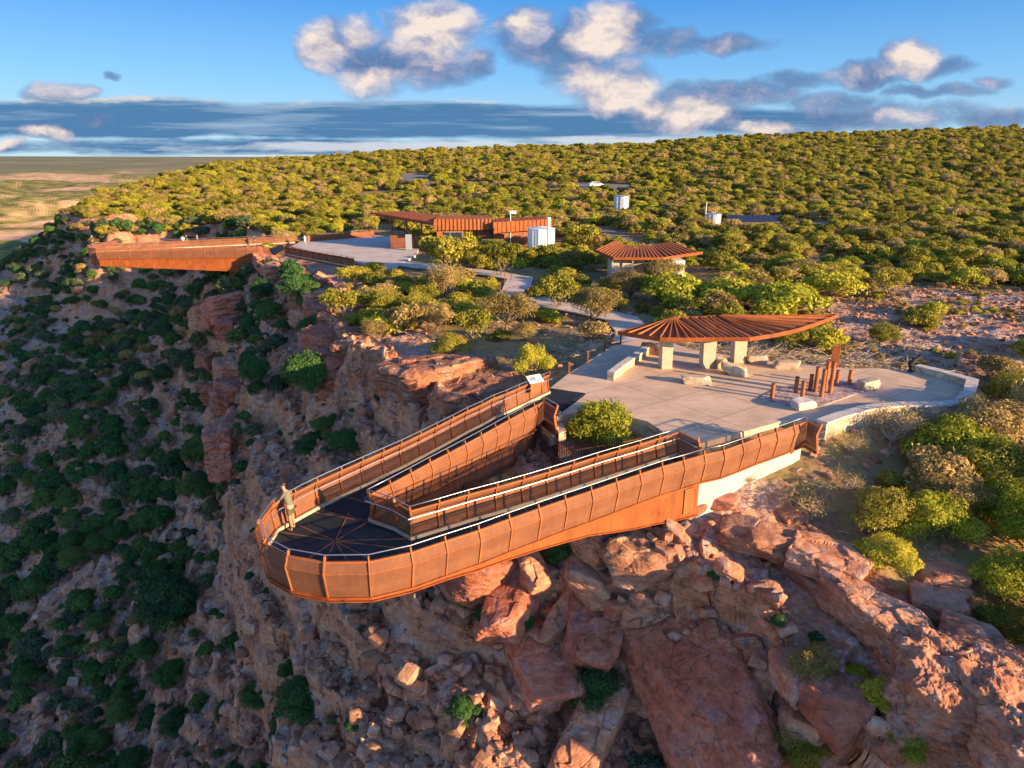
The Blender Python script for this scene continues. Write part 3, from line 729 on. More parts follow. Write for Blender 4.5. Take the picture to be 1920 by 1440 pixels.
# ------------------------------------------------------------------ rocks
def rock_mesh(name, size, seed, n=20, cuts=7, rough=0.05, layers=0.04, box=True):
    rs = np.random.RandomState(seed)
    t = np.linspace(-1, 1, n+1); A, B = np.meshgrid(t, t); A = A.ravel(); B = B.ravel(); one = np.ones_like(A)
    V = []; F = []
    for k, (a, b, c) in enumerate(((A, B, one), (-A, B, -one), (one, A, B), (-one, -A, B), (B, one, A), (B, -one, -A))):
        V.append(np.stack([a, b, c], 1)); i = (np.arange(n)[:, None]*(n+1)+np.arange(n)[None]).ravel() + k*(n+1)**2
        F.append(np.stack([i, i+1, i+n+2, i+n+1], 1))
    V = np.concatenate(V); F = np.concatenate(F)
    V = np.tan(V*0.78)/math.tan(0.78)
    D = V/np.linalg.norm(V, axis=1)[:, None]
    pl = []
    if box:
        for ax in range(3):
            for s in (-1, 1):
                nn = np.zeros(3); nn[ax] = s; nn += rs.uniform(-.18, .18, 3); nn /= np.linalg.norm(nn); pl.append((nn, rs.uniform(.88, 1.0)))
    for i in range(cuts):
        nn = rs.normal(size=3); nn /= np.linalg.norm(nn); pl.append((nn, rs.uniform(.92, 1.22)))
    R = np.full(len(D), 1.45)
    for nn, h in pl:
        dt = D@nn; r = np.where(dt > 0.05, h/np.maximum(dt, 0.05), 9)
        # soft minimum keeps arrises slightly worn
        k = 24.0; R = -np.log(np.exp(-k*np.clip(R, 0, 3))+np.exp(-k*np.clip(r, 0, 3)))/k
    W = D*R[:, None]*np.array(size)[None]/2
    sc = max(size)
    nz = fbm3(W[:, 0]/0.9+seed, W[:, 1]/0.9, W[:, 2]/0.6, 5, seed, 0.55)
    nb = fbm3(W[:, 0]/(sc*.35)+seed, W[:, 1]/(sc*.35), W[:, 2]/(sc*.25), 2, seed+9)
    st = W[:, 2]/0.42 + nb*1.5; st = st*(0.55 if sc > 3 else 1); lay = np.abs(st-np.floor(st)-0.5)*2; lay = sstep(0, 0.35, lay)
    m = 1 + (nz*rough*2.2 + nb*0.10)*min(1.0, 1.8/max(sc/2, .5))
    W = W*m[:, None]; W[:, :2] *= (1-layers*(1-lay))[:, None]
    if sc > 2.4:
        cz, ce = cells(W[:, 0]/1.15+seed*3.1, W[:, 1]/0.9, seed, 0.8); cy, cye = cells(W[:, 2]/0.8+seed, (W[:, 0]+W[:, 1])/1.3, seed+5, 0.8)
        up = np.abs(D[:, 2]); W[:, 2] += up*(cz*0.15-0.05*(1-sstep(0, .06, ce))); W[:, :2] *= (1+(1-up)*(cy*0.10-0.05*(1-sstep(0, .08, cye)))*min(1, 3/sc))[:, None]
    # weld the cube seams
    key = np.round(D*1e4).astype(np.int64); _, idx, inv = np.unique(key, axis=0, return_index=True, return_inverse=True); inv = np.asarray(inv).ravel()
    W = W[idx]; F = inv[F]
    return np_mesh(name, W, F, False)
def rock(px, py, size, yaw=0, tilt=(0, 0), seed=1, mat='rock', label='', dz=0.0, group=None, n=None, name='boulder', cat='boulder', z=None, **k):
    if group == GB: dz -= size[2]*.17
    if z is None:
        h = hit(px, py); z = h.z + size[2]*0.18 + dz
        c = Vector((h.x, h.y, z))
    else:
        c = P(px, py, z)
    me = rock_mesh(name, size, seed, n or int(min(64, max(16, max(size)*11))), **k)
    o = link(name, me, M[mat]); o.location = c; o.rotation_euler = (math.radians(tilt[0]), math.radians(tilt[1]), math.radians(yaw))
    tag(o, label, cat, group); return o
CLIFFS = []
GB = 'fallen boulders below the skywalk'; GL = 'weathered rocks on the ledge right of the skywalk'; GC = 'rock outcrops along the gorge rim'; GS = 'single blocks on the gorge slope'
rock(1278,1262,(4.3,9.8,4.8),9,(13,-20),3,'rock_red','huge red-brown slab boulder leaning at bottom centre, largest of the fallen rocks',z=-7.7,group=GB,n=120,cuts=6,rough=.11)
rock(905,1098,(3.71,3.46,2.94),25,(8,12),11,'rock_red','big purple-brown block right under the skywalk edge, left of the fallen boulders',group=GB)
rock(997,1090,(1.41,2.43,1.41),20,(20,5),12,'rock','narrow pale finger-shaped rock beside the big purple block',group=GB)
rock(1125,1048,(2.82,2.43,1.92),40,(5,18),13,'rock','square grey-brown block just below the orange girder',group=GB)
rock(1088,1072,(1.92,1.66,1.41),10,(12,0),14,'rock','tan block touching the lower left of the square grey-brown block',group=GB)
rock(1200,1080,(3.33,2.43,1.92),-10,(0,-8),15,'rubble','wide dark grey boulder above the huge red slab',group=GB)
rock(1142,1098,(1.34,1.28,1.15),35,(10,10),16,'rock','small light faced cube of rock between two dark boulders',group=GB)
rock(1106,1120,(2.05,1.79,1.41),-20,(0,14),17,'rubble','dark grey wedge of rock beside the small light cube',group=GB)
rock(1203,1036,(1.41,1.28,1.15),15,(15,0),18,'rock','pale pointed rock lying highest on the scree beneath the girder',group=GB)
rock(958,1150,(2.18,3.33,2.05),-25,(22,0),19,'rock_red','tall reddish boulder below the pale finger-shaped rock',group=GB)
rock(1063,1165,(1.02,3.46,1.66),-38,(26,0),20,'rock','thin slab rock lying diagonally among the boulders',group=GB)
rock(1103,1190,(2.56,3.46,2.30),-8,(18,10),21,'rock_red','rounded purple boulder immediately left of the huge red slab',group=GB)
rock(1018,1255,(2.82,3.84,2.30),25,(16,8),22,'rock_red','red boulder with an orange stain, below the thin diagonal slab',group=GB)
rock(1152,1138,(1.15,1.54,1.02),20,(0,0),23,'rock_red','small reddish rock wedged above the top of the huge slab',group=GB)
rock(1110,1395,(2.05,4.61,2.56),-28,(20,6),25,'rock','pale topped leaning slab at the bottom edge, left of the huge slab',group=GB)
rock(1560,1390,(2.43,2.18,1.79),30,(8,0),26,'rock_red','reddish block in the dark gully at the bottom right',group=GB,n=26)
rock(1500,1400,(1.92,1.92,1.54),60,(0,10),27,'rubble','dark grey boulder in shade left of the reddish gully block',group=GB)
rock(1480,1330,(1.66,2.05,1.41),10,(0,10),28,'rubble','dark rock higher up the shaded gully',group=GB)
# ledge right of the skywalk
rock(1470,1080,(3.4,9.8,4.4),31,(6,0),31,'rock','long orange sandstone ledge with a tall shaded face running to lower right',z=-4.5,group=GL,n=110,cuts=2,rough=.045,layers=.02)
rock(1425,1012,(3.3,2.1,1.0),-24,(0,4),32,'rock','flat oval cap rock on top of the orange ledge',z=-2.15,group=GL,n=40)
rock(1545,1050,(2.9,2.3,1.0),-35,(0,6),33,'rock','smooth grey-pink cap rock right of the flat oval cap rock',z=-2.35,group=GL,n=36)
rock(1625,1140,(2.2,4.0,1.4),28,(6,0),34,'rock','knobbly sunlit rock in the middle of the ledge',z=-3.0,group=GL,n=50,rough=.10)
rock(1485,975,(1.3,1.0,.7),10,(0,0),35,'rock','small rough rock behind the oval cap rock',group=GL)
rock(1763,1090,(1.9,1.4,.8),-15,(0,0),36,'rock','low domed rock with a green tuft on it, right of the shrubs',group=GL)
rock(1750,1150,(1.9,1.7,1.0),-20,(0,8),37,'rock','angular sunlit rock below the low domed rock',group=GL)
rock(1790,1128,(1.2,1.0,.7),30,(0,0),38,'rock','small rock between the domed and the angular rock',group=GL)
rock(1825,1215,(2.6,2.0,1.6),-25,(0,6),39,'rock','large smooth sided rock above the craggy orange outcrop',z=-3.3,group=GL,n=36)
rock(1775,1335,(5.2,4.6,4.6),-20,(0,8),40,'rock','craggy orange sunlit outcrop filling the bottom right corner',z=-4.9,group=GL,n=110,rough=.14,cuts=9)
rock(1905,1400,(4.2,4.4,4.2),15,(0,6),42,'rock','tall orange crag at the right edge of the bottom right corner',z=-4.9,group=GL,n=60,rough=.12)
rock(1290,955,(1.5,1.0,.6),10,(0,0),43,'rock','low flaky rock where the concrete abutment meets the ledge',group=GL)
rock(1345,950,(1.8,1.3,.7),-30,(0,0),44,'rock_red','flat pink rock plates at the foot of the concrete abutment',group=GL)
# rim outcrops left of the skywalk
rock(815,705,(7.5,5.4,2.8),30,(0,-4),51,'rock','broad sunlit sandstone cap on the rim left of the skywalk',z=-1.6,group=GC,n=70,rough=.06,layers=.06)
rock(905,735,(5.4,4.4,2.0),10,(0,0),52,'rock','pinkish layered sandstone shelf beside the left railing',z=-1.9,group=GC,n=60,rough=.06,layers=.06)
rock(860,800,(4.8,3.4,3.2),25,(0,0),53,'rock_red','red layered cliff block beneath the pinkish shelf',z=-5.0,group=GC,n=60,layers=.07)
rock(735,735,(3.8,4.4,4.5),20,(0,0),54,'rock','tall cracked cliff block under the broad sunlit cap',z=-5.0,group=GC,n=60,layers=.06)
rock(665,640,(3.6,3.0,4.6),15,(0,0),55,'rock','split pillar of rock at the corner of the rim cliff',z=-3.6,group=GC,n=50,layers=.05)
rock(720,560,(3.2,2.6,2.2),40,(0,0),56,'rubble','grey jumbled outcrop on the rim between bushes',z=-1.2,group=GC,n=30,rough=.12)
rock(545,510,(6,5,4.5),20,(0,0),57,'rock','rounded pink rock directly beside the foot of the far skywalk',z=-3.2,group=GC,n=40)
rock(430,570,(6.5,5,6.5),-10,(0,0),58,'rock','ochre cliff block on the spur below the far skywalk',z=-9.0,group=GC,n=50,layers=.06)
rock(520,615,(5.5,6,4.5),15,(0,0),59,'rock','brownish cliff block between the two rim spurs',z=-9.0,group=GC,n=50,layers=.06)
rock(505,830,(4.8,5.2,6.0),20,(0,0),60,'rock','ochre faced buttress standing above the dark slope',z=-12.2,group=GC,n=60,layers=.06)
rock(232,425,(6.5,4,3.0),10,(0,0),62,'rock','sunlit pink rocks among bushes behind the tip of the far skywalk',group=GC,n=36,rough=.12,dz=.6)
for i, (px, py, s, lb) in enumerate([(278,1222,1.15,'pale square block lying on the dark slope at the lower left'),(350,1266,1.25,'brown tilted block just right of the pale square block'),(480,1362,1.0,'pale flat slab at the bottom edge of the slope'),
        (455,1230,.9,'light block below the tip of the skywalk'),(410,1275,.9,'tan wedge of rock near the bottom left slope'),(700,1245,1.1,'orange-brown block on the red bank under the skywalk'),(150,560,2.2,'pinkish rock on the upper left slope'),(62,690,2.6,'red rock face at the left edge of the photo')]):
    rock(px, py, (s, s*.9, s*.7), i*37, (15, 10), 70+i, 'rubble' if i in (0, 2, 3) else 'rock', lb, group=GS)
# stacked sandstone blocks forming the cliffs of the rim and of the spur
rr_ = random.Random(77); nb_ = 0
def along(poly, a, b, step):
    out = []
    for p, q in zip(poly[a:b], poly[a+1:b+1]):
        L = math.dist(p, q); k = max(1, int(L/step))
        for j in range(k): out.append((p[0]+(q[0]-p[0])*j/k, p[1]+(q[1]-p[1])*j/k, math.atan2(q[1]-p[1], q[0]-p[0])))
    return out
for (lst, side, up) in ((along(RIM, 10, 17, 3.6), -1, .35), (along(SPINE, 4, 8, 4.6), -1, .9)):
    for x, y, an in lst:
        for tier in range(2):
            off = 0.4+tier*1.7+rr_.uniform(-.5, .5); nx, ny = -math.sin(an)*off, math.cos(an)*off
            X_, Y_ = x+nx*(1 if side < 0 else -1), y+ny*(1 if side < 0 else -1)
            s = rr_.uniform(2.6, 5.0); hgt = rr_.uniform(2.4, 4.4)
            zt = zat(x-nx*2, y-ny*2) if tier == 0 else zat(X_, Y_)+hgt*.45
            pr_ = project(X_, Y_, zt)
            if pr_ is None or rr_.random() < .18: continue
            me = rock_mesh('cliff_block', (s, s*rr_.uniform(.6, .9), hgt), 900+nb_, 34, 4, .07, .10); nb_ += 1
            o = link('cliff_block', me, M['rock_red' if rr_.random() < .35 else 'rock']); o.location = (X_, Y_, zt-hgt*.42+up*.3); o.rotation_euler = (rr_.uniform(-.12,.12), rr_.uniform(-.12,.12), an+rr_.uniform(-.4,.4))
            CLIFFS.append((o, pr_, hgt, s, tier))
print('cliff blocks', nb_)
print('rocks', round(time.time()-T0, 1), flush=True)
# ------------------------------------------------------------------ plaza furniture
def rect_pts(c, l, w, rz):
    R = Matrix.Rotation(rz, 2); return [(c[0]+(R@Vector(p)).x, c[1]+(R@Vector(p)).y) for p in ((-l/2,-w/2),(l/2,-w/2),(l/2,w/2),(-l/2,w/2))]
def abs_thing(name, loc, label, cat, group=None):
    """an Empty at the base; parts are built in world coordinates and parented with the inverse offset"""
    r = empty(name, loc); tag(r, label, cat, group); return r
def part(root, name, mb, mat, **k):
    o = mb.build(name, M[mat] if isinstance(mat, str) else mat, root, **k)
    off = Vector(root.location); p = root.parent
    while p is not None: off += Vector(p.location); p = p.parent
    o.matrix_parent_inverse = Matrix.Translation(-off); return o
def subpart(par, name, mb, mat, **k):
    o = mb.build(name, M[mat], par, **k); o.matrix_parent_inverse = Matrix.Identity(4); return o
# fan-roofed shelter
def shelter():
    root = abs_thing('fan_roof_shelter', P(1300,690,0), 'open shelter with a rusty fan shaped roof on tapered concrete columns', 'shelter')
    rim = [P(1159,624,2.45), P(1196,630,2.45), P(1237,636,2.45), P(1290,637,2.45), P(1338,636,2.5), P(1405,636,2.6), P(1450,629,2.7), P(1492,620,2.85), P(1535,606,3.0), P(1570,592,3.2)]
    ap = P(1262,598,3.15); ap2 = P(1345,594,3.2)
    m = MB(); vs = [ap, ap2]+rim; up = Vector((0,0,.05))
    fs = []; n = len(rim)
    # left part of the fan springs from the back apex, the long wing from a ridge point further right
    for i in range(n-1): fs.append((0 if i < 4 else 1, 2+i, 3+i))
    fs.append((0, 6, 1))
    m.add(vs, fs); m.add([v-up for v in vs], [tuple(reversed(f)) for f in fs])
    part(root, 'roof_sheet', m, 'roof')
    m = MB()
    for a, b in zip(rim[:-1], rim[1:]): m.bar(a, b, 0.10, 0.26)
    m.bar(ap, ap2, 0.1, 0.2); m.bar(ap2, rim[-1], 0.1, 0.2); m.bar(ap, rim[0], 0.1, 0.2)
    part(root, 'fascia', m, 'girder')
    # ribs
    pts = []
    for (a, b), k in zip(zip(rim[:-1], rim[1:]), (2, 2, 3, 3, 3, 2, 2, 2, 2)):
        for j in range(k): pts.append(a.lerp(b, j/k))
    for i, q in enumerate(pts[1:]):
        t = i/(len(pts)-2); s = ap if t < 0.42 else ap.lerp(ap2, min(1, (t-0.42)/0.25))
        e = Vector((0,0,0.10))
        part(root, 'rib', MB().bar(s.lerp(q, 0.04)+e, q+e, 0.07, 0.13), 'rust')
    for px, py, w in ((1248.5,693,.72), (1327,692,.85), (1385,682,.85)):
        c = P(px, py-2, 0); c.y += .25
        zt = 2.62; m = MB(); b = rect_pts((c.x, c.y), w, .75, .1); t = rect_pts((c.x-.05, c.y), w*1.08, .60, .1)
        m.add([(x, y, -.02) for x, y in b]+[(x, y, zt) for x, y in t], [(0,3,2,1),(4,5,6,7),(0,1,5,4),(1,2,6,5),(2,3,7,6),(3,0,4,7)])
        part(root, 'column', m, 'column', bevel=.03)
    a, b = P(1237,640,2.3), P(1405,640,2.4)
    part(root, 'roof_beam', MB().bar(a+Vector((0,1.6,.15)), b+Vector((0,1.6,.2)), .15, .2), 'rust_dark')
shelter()
def stone_block(px, py, size, yaw, seed, label, mat='stone', z=0.0, tilt=(0,0)):
    c = P(px, py, z); me = rock_mesh('stone_bench', size, seed, 16, 2, .03, .01)
    o = link('stone_bench', me, M[mat]); o.location = (c.x, c.y+size[1]*.3, z+size[2]*.42); o.rotation_euler = (math.radians(tilt[0]), math.radians(tilt[1]), math.radians(yaw))
    return tag(o, label, 'stone seat', 'stone seats on the plaza')
stone_block(1306,721,(1.75,.75,.55),-12,101,'long pale stone seat in the open middle of the plaza')
stone_block(1352,692,(.65,.6,.75),10,102,'upright pale stone cube leaning against the middle column')
stone_block(1378,704,(1.6,.8,.7),-20,103,'dark wedge shaped boulder seat in front of the middle column',tilt=(0,10))
stone_block(1418,682,(1.4,.7,.6),-8,104,'stone seat beside the right column of the shelter')
stone_block(1477,692,(1.7,.7,.55),-10,105,'stone seat at the back edge of the plaza between shelter and posts')
stone_block(1508,768,(1.25,.95,.5),18,106,'pale smooth stone block at the near corner of the gravel bed','coping')
stone_block(1630,731,(1.35,.85,.62),22,107,'sunlit stone block at the far right corner of the gravel bed')
GP = [PXY(*a) for a in [(1424,746),(1452,733),(1500,722),(1560,712),(1610,716),(1640,727),(1530,766),(1500,769)]]
sheet('gravel_bed', GP, .05, M['gravel'], .1)
for i, (x, yt, yb, lb) in enumerate([(1447,720,747,'short rust post nearest the left tip of the gravel bed'),(1491.5,707,736,'dark short post third from the left of the cluster'),(1503,715,750,'rust post standing directly behind the pale block'),
      (1518.6,703,732,'low post left of the tall inner posts'),(1528,689,735,'tall thin rust post left of the centre of the cluster'),(1539.7,693,744,'tall rust post in front of the centre of the cluster'),(1546.6,678,729,'tall post at the back centre of the cluster'),
      (1556,679,737,'tallest and thickest rust post of the cluster'),(1568,695,723,'short post right behind the tallest post'),(1592,695,721,'lone short post on the right of the cluster')]):
    b = P(x, yb, .04); k = Q(x, yt, b.y); h = k.z
    o = MB().tube([(b.x, b.y, 0.02), (b.x, b.y, h-.04), (b.x, b.y, h)], .115, 14).build('marker_post', M['rust'], smooth=False)
    MBc = MB().tube([(b.x, b.y, h), (b.x, b.y, h+.03)], .125, 14)
    tag(o, lb, 'post', 'rust steel posts in the gravel bed')
    cp = MBc.build('cap', M['rust_dark'], o); cp.matrix_parent_inverse = Matrix.Identity(4)
b = P(1563,690,0); m = MB().box((b.x, b.y, .78), (.5, .07, 1.5), -.35)
o = m.build('sign_plate', M['rust'], bevel=.012); tag(o, 'upright rusty steel sign plate behind the cluster of posts', 'sign')
# leaning burnt stump marker
b = P(1706,697,0); m = MB().tube([b, b+Vector((-.05,.0,.45)), b+Vector((.15,0,.8)), b+Vector((.55,0,1.05))], .2, 10, .14)
o = m.build('curved_stump', M['dark']); tag(o, 'dark curved stump at the start of the stone parapet', 'stump')
# stone parapet
def wall(name, pts, w, z0, z1, label, cat='wall', group=None, cap=True, mat='wall', capw=.12):
    v = [Vector((p[0], p[1], 0)) for p in pts]; N = offs(v)
    A = [p+n*w/2 for p, n in zip(v, N)]; B = [p-n*w/2 for p, n in zip(v, N)]
    root = abs_thing(name, (v[0].x, v[0].y, z0), label, cat, group)
    part(root, 'masonry', MB().prism([(p.x, p.y) for p in A]+[(p.x, p.y) for p in reversed(B)], z0, z1), mat)
    if cap:
        A = [p+n*(w/2+.04) for p, n in zip(v, N)]; B = [p-n*(w/2+.04) for p, n in zip(v, N)]
        # coping laid as separate slabs
        for i in range(len(v)-1):
            L = (v[i+1]-v[i]).length; k = max(1, int(L/1.15))
            for j in range(k):
                f0, f1 = j/k+.006, (j+1)/k-.006
                q = [A[i].lerp(A[i+1], f0), A[i].lerp(A[i+1], f1), B[i].lerp(B[i+1], f1), B[i].lerp(B[i+1], f0)]
                part(root, 'coping_stone', MB().prism([(p.x, p.y) for p in q], z1+.002, z1+capw+random.uniform(-.02,.02)), 'coping')
    return root
wall('stone_parapet', [PXY(*a, .4) for a in [(1719,684),(1775,697),(1824,711),(1818,733),(1800,752),(1752,757),(1687,757),(1650,760),(1615,766),(1578,776),(1541,789)]], .55, -3.4, .30, 'curved limestone parapet around the right end of the plaza', 'stone wall')
wall('ramp_wall', [PXY(*a, .45) for a in [(1145,700),(1172,680),(1200,661),(1212,652)]], .42, -.3, .42, 'low sloping limestone wall beside the ramp onto the plaza', 'low wall')
c = P(1228,662,.2); me = rock_mesh('boulder', (1.9,.9,1.0), 110, 24, 5, .06); o = link('boulder', me, M['rock']); o.location = (c.x, c.y+.6, .3); o.rotation_euler = (0,0,-.5); tag(o, 'rough boulder at the upper end of the low limestone wall', 'boulder')
# picket fence round the planted hollow
def picket(pts, z0, z1, label):
    root = abs_thing('picket_fence', (pts[0][0], pts[0][1], z0), label, 'fence'); m = MB(); v = [Vector((a, b, 0)) for a, b in pts]
    for a, b in zip(v[:-1], v[1:]):
        L = (b-a).length; k = int(L/.13)
        for j in range(k):
            p = a.lerp(b, j/k); m.box((p.x, p.y, (z0+z1)/2), (.035, .035, z1-z0))
    part(root, 'pickets', m, 'dark'); m = MB()
    for a, b in zip(v[:-1], v[1:]):
        for z in (z0+.15, z1-.12): m.bar((a.x, a.y, z), (b.x, b.y, z), .05, .04)
    part(root, 'rail', m, 'rust_dark')
picket([PXY(*a, -.4) for a in [(1013,812),(1040,838),(1075,858),(1125,850),(1190,838),(1240,826)]], -1.3, .1, 'dark picket fence around the sunken bed inside the skywalk loop')
o = MB().prism([PXY(*a, -.3) for a in [(1014,800),(1052,782),(1062,806),(1030,818)]], -.9, -.35).build('concrete_step', M['concrete'], bevel=.02); tag(o, 'pale concrete step below the corner of the plaza near the bush', 'step')
o = MB().prism([PXY(*a, 0) for a in [(1000,744),(1031,728),(1097,737),(1046,772)]], -.1, .004).build('landing_deck', M['deck']); tag(o, kind='structure')
# tilted interpretive board at the end of the left railing
c = P(1003,712,1.35); root = abs_thing('information_board', (c.x, c.y, 0), 'white tilted information board on the end of the left skywalk railing', 'sign')
R = Matrix.Rotation(math.radians(33), 3, 'Z') @ Matrix.Rotation(math.radians(35), 3, 'X')
part(root, 'board', MB().box(c+Vector((0,0,.05)), (.95, .55, .04), mat=R), 'white', bevel=.01)
part(root, 'support', MB().box(c+Vector((.05,.03,-.35)), (.7, .06, .75), math.radians(33)), 'rust')
R2 = R
m = MB(); m.box(c+Vector((0,0,.05))+R@Vector((-.15,.02,.024)), (.42,.28,.006), mat=R); m.box(c+Vector((0,0,.05))+R@Vector((.25,.1,.024)), (.2,.05,.006), mat=R)
part(root, 'picture', m, 'galv')
# rust posts along the paths
for i, (x, yt, yb, lb) in enumerate([(1163,629,651,'short path post nearest the low limestone wall'),(1133,639,664,'dark post beside the ramp, second from the wall'),(1102,659,687,'rust post halfway along the ramp edge'),(1067,680,706,'rust post near the end of the left railing'),
      (946,512,536,'tall dark post at the far side of the bent path'),(938,530,560,'rust post at the near side of the bent path'),(990,541,562,'post at the right of the bent path'),(958,514,530,'short dark post behind the tall dark path post')]):
    b = hit(x, yb) if yb < 600 else P(x, yb, -.2); h = Q(x, yt, b.y).z
    o = MB().bar((b.x, b.y, b.z-.3), (b.x, b.y, h), .11, .11, up=Vector((0,1,0))).build('path_post', M['rust_dark']); tag(o, lb, 'post', 'posts along the path')
    if h-b.z > .7:
        q = MB().bar((b.x-.1, b.y, h), (b.x+.1, b.y, h), .14, .05).build('cap', M['rust'], o)
# ------------------------------------------------------------------ far skywalk
def far_walk():
    root = empty('skywalk', (-50, 105, 0)); tag(root, 'distant straight rust coloured skywalk with a deep orange girder, at the upper left', 'skywalk', 'rusted steel skywalks')
    S = 1.45
    near = [(504,461.5)]+[(504-i*20.2, 461.5+i*.18) for i in range(1, 17)]; 
    p = [P(a, b, S) for a, b in near]; p += [P(168,462.5,S), P(165,459.5,S), P(172,456.8,S)]
    far = [P(172+i*19, 456.8-i*.8, S) for i in range(1, 21)]
    pth = p+far; before = set(COL.objects)
    n = len(pth); gd = [2.55-1.35*min(1, i/17) for i in range(n)]
    add_railing(root, pth, -1, gd, panel_bot=-.35)
    deck = [(q.x, q.y) for q in pth]+[PXY(575,446),PXY(545,462)]
    link('deck', MB().prism(deck, -.15, 0).mesh('deck'), M['deck'], root)
    m = MB()
    for px, a in ((188,459), (330,458), (470,456)):
        q = P(px, a, -.5); m.bar((q.x, q.y-2, -.6), (q.x, q.y+5, -.6), .2, .7)
    link('cross_girder', m.mesh('cross_girder'), M['rust_dark'], root)
    inv = Matrix.Translation((50, -105, 0))
    for o in COL.objects:
        if o not in before and o.parent == root: o.matrix_parent_inverse = inv
    r2 = empty('plaza_railing', (-30, 95, 0)); tag(r2, 'dark railing with rust posts along the edge of the far plaza', 'railing')
    before = set(COL.objects)
    q = [P(532+i*11.8, 460.5+i*2.05, 1.3) for i in range(12)]
    add_railing(r2, q, -1, None, panel_bot=-.2, mats={**M, 'mesh': M['rust_dark']}, nrails=False)
    for o in COL.objects:
        if o not in before and o.parent == r2: o.matrix_parent_inverse = Matrix.Translation((30, -95, 0))
    r3 = empty('plaza_railing', (-30, 118, 0)); tag(r3, 'dark railing along the back of the far plaza behind the shade', 'railing'); before = set(COL.objects)
    q = [P(575+i*12.5, 440.5-i*.9, 1.1) for i in range(11)]
    add_railing(r3, q, 1, None, panel_bot=-.2, mats={**M, 'mesh': M['rust_dark']}, nrails=False)
    for o in COL.objects:
        if o not in before and o.parent == r3: o.matrix_parent_inverse = Matrix.Translation((30, -118, 0))
far_walk()
# ------------------------------------------------------------------ visitor building
def quad_prism(top, dz):
    """thin slab under four (or more) spatial points"""
    m = MB(); n = len(top); top = [Vector(p) for p in top]; bot = [p-Vector((0,0,dz)) for p in top]
    m.add(top+bot, [tuple(range(n)), tuple(range(2*n-1, n-1, -1))]+[(i, n+i, n+(i+1) % n, (i+1) % n) for i in range(n)]); return m
def building():
    Yb = 106
    def G_(px, py, Y=Yb): return Q(px, py, Y)
    root = abs_thing('visitor_building', (-8, 106, .6), 'rust clad visitor building with a long wing roof and slatted panels', 'building')
    a0, a1 = G_(814,411), G_(924,411); z1 = a0.z; z0 = .3; zf = G_(814,432).z
    m = MB().prism([(a0.x, Yb), (a1.x, Yb+1), (a1.x-1, Yb+8), (a0.x, Yb+8)], zf, z1); part(root, 'fascia', m, 'rust')
    m = MB(); k = 15
    for i in range(k+1):
        t = i/k; m.box((a0.x+(a1.x-a0.x)*t, Yb-.05+t, (zf+z1)/2), (.1, .12, z1-zf))
    part(root, 'batten', m, 'rust_dark')
    b0, b1 = G_(818,432), G_(868,432)
    m = MB().prism([(b0.x, Yb+.6), (b1.x, Yb+.8), (b1.x, Yb+7), (b0.x, Yb+7)], z0-1, zf-.002); part(root, 'wall', m, 'rust')
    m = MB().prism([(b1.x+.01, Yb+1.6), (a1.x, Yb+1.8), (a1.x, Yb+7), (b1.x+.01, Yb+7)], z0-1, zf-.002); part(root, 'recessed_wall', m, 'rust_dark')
    for px in (838, 850, 861):
        c = G_(px, 443); f = part(root, 'window', MB().box((c.x, Yb+.58, 2.0), (.95, .10, 1.5)), 'galv')
        q = MB().box((c.x, Yb+.52, 2.0), (.8, .06, 1.35)).build('pane', M['glass'], f); q.matrix_parent_inverse = Matrix.Identity(4)
    c0, c1 = G_(925,417, 106), G_(1037,415, 113)
    m = MB().prism([(c0.x, 106), (c1.x, 113), (c1.x-1, 119), (c0.x, 113)], 2.6, G_(925,417).z); part(root, 'clad_wall', m, 'girder')
    m = MB()
    for i in range(15):
        t = i/14; m.box((c0.x+(c1.x-c0.x)*t, 105.93+7*t, 3.6), (.08, .1, 2.0))
    part(root, 'batten', m, 'rust_dark')
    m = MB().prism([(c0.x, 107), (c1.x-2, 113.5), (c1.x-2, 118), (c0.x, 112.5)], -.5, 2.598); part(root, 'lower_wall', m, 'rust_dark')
    # wing roof
    A = Q(694,398,112); B = Q(813,417,105.5); C = Q(872,411,110); D = Q(770,396,118)
    part(root, 'wing_roof', quad_prism([A, B, C, D], .22), 'girder')
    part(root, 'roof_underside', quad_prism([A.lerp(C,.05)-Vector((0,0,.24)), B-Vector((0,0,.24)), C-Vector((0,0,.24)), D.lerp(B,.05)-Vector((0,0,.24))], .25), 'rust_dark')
    for t in (.15, .4, .65, .9):
        p = A.lerp(B, t).lerp(D.lerp(C, t), .3); part(root, 'roof_post', MB().bar((p.x, p.y, -.4), (p.x, p.y, p.z-.4), .22, .22, up=Vector((0,1,0))), 'rust_dark')
    p = Q(762,440,108); part(root, 'service_counter', MB().box((p.x, 110, 1.0), (5.5, 1.2, 1.9)), 'rust_dark')
    p = Q(764,440,106); part(root, 'pillar', MB().box((p.x, 107, 1.2), (.9, .5, 2.3)), 'galv')
    # timber screen
    s = abs_thing('timber_screen', (-3.5, 102, 0), 'vertical timber slat screen in front of the visitor building', 'screen'); m = MB()
    for i in range(14):
        p = Q(905+i*1.9, 458, 102); m.box((p.x, 102+.02*i, 1.0), (.11, .06, 2.3))
    part(s, 'slats', m, 'bark'); m = MB(); a, b = Q(905,458,102), Q(930,458,102); m.bar((a.x,102.1,1.9),(b.x,102.3,1.9),.06,.1); part(s, 'rail', m, 'rust_dark')
building()
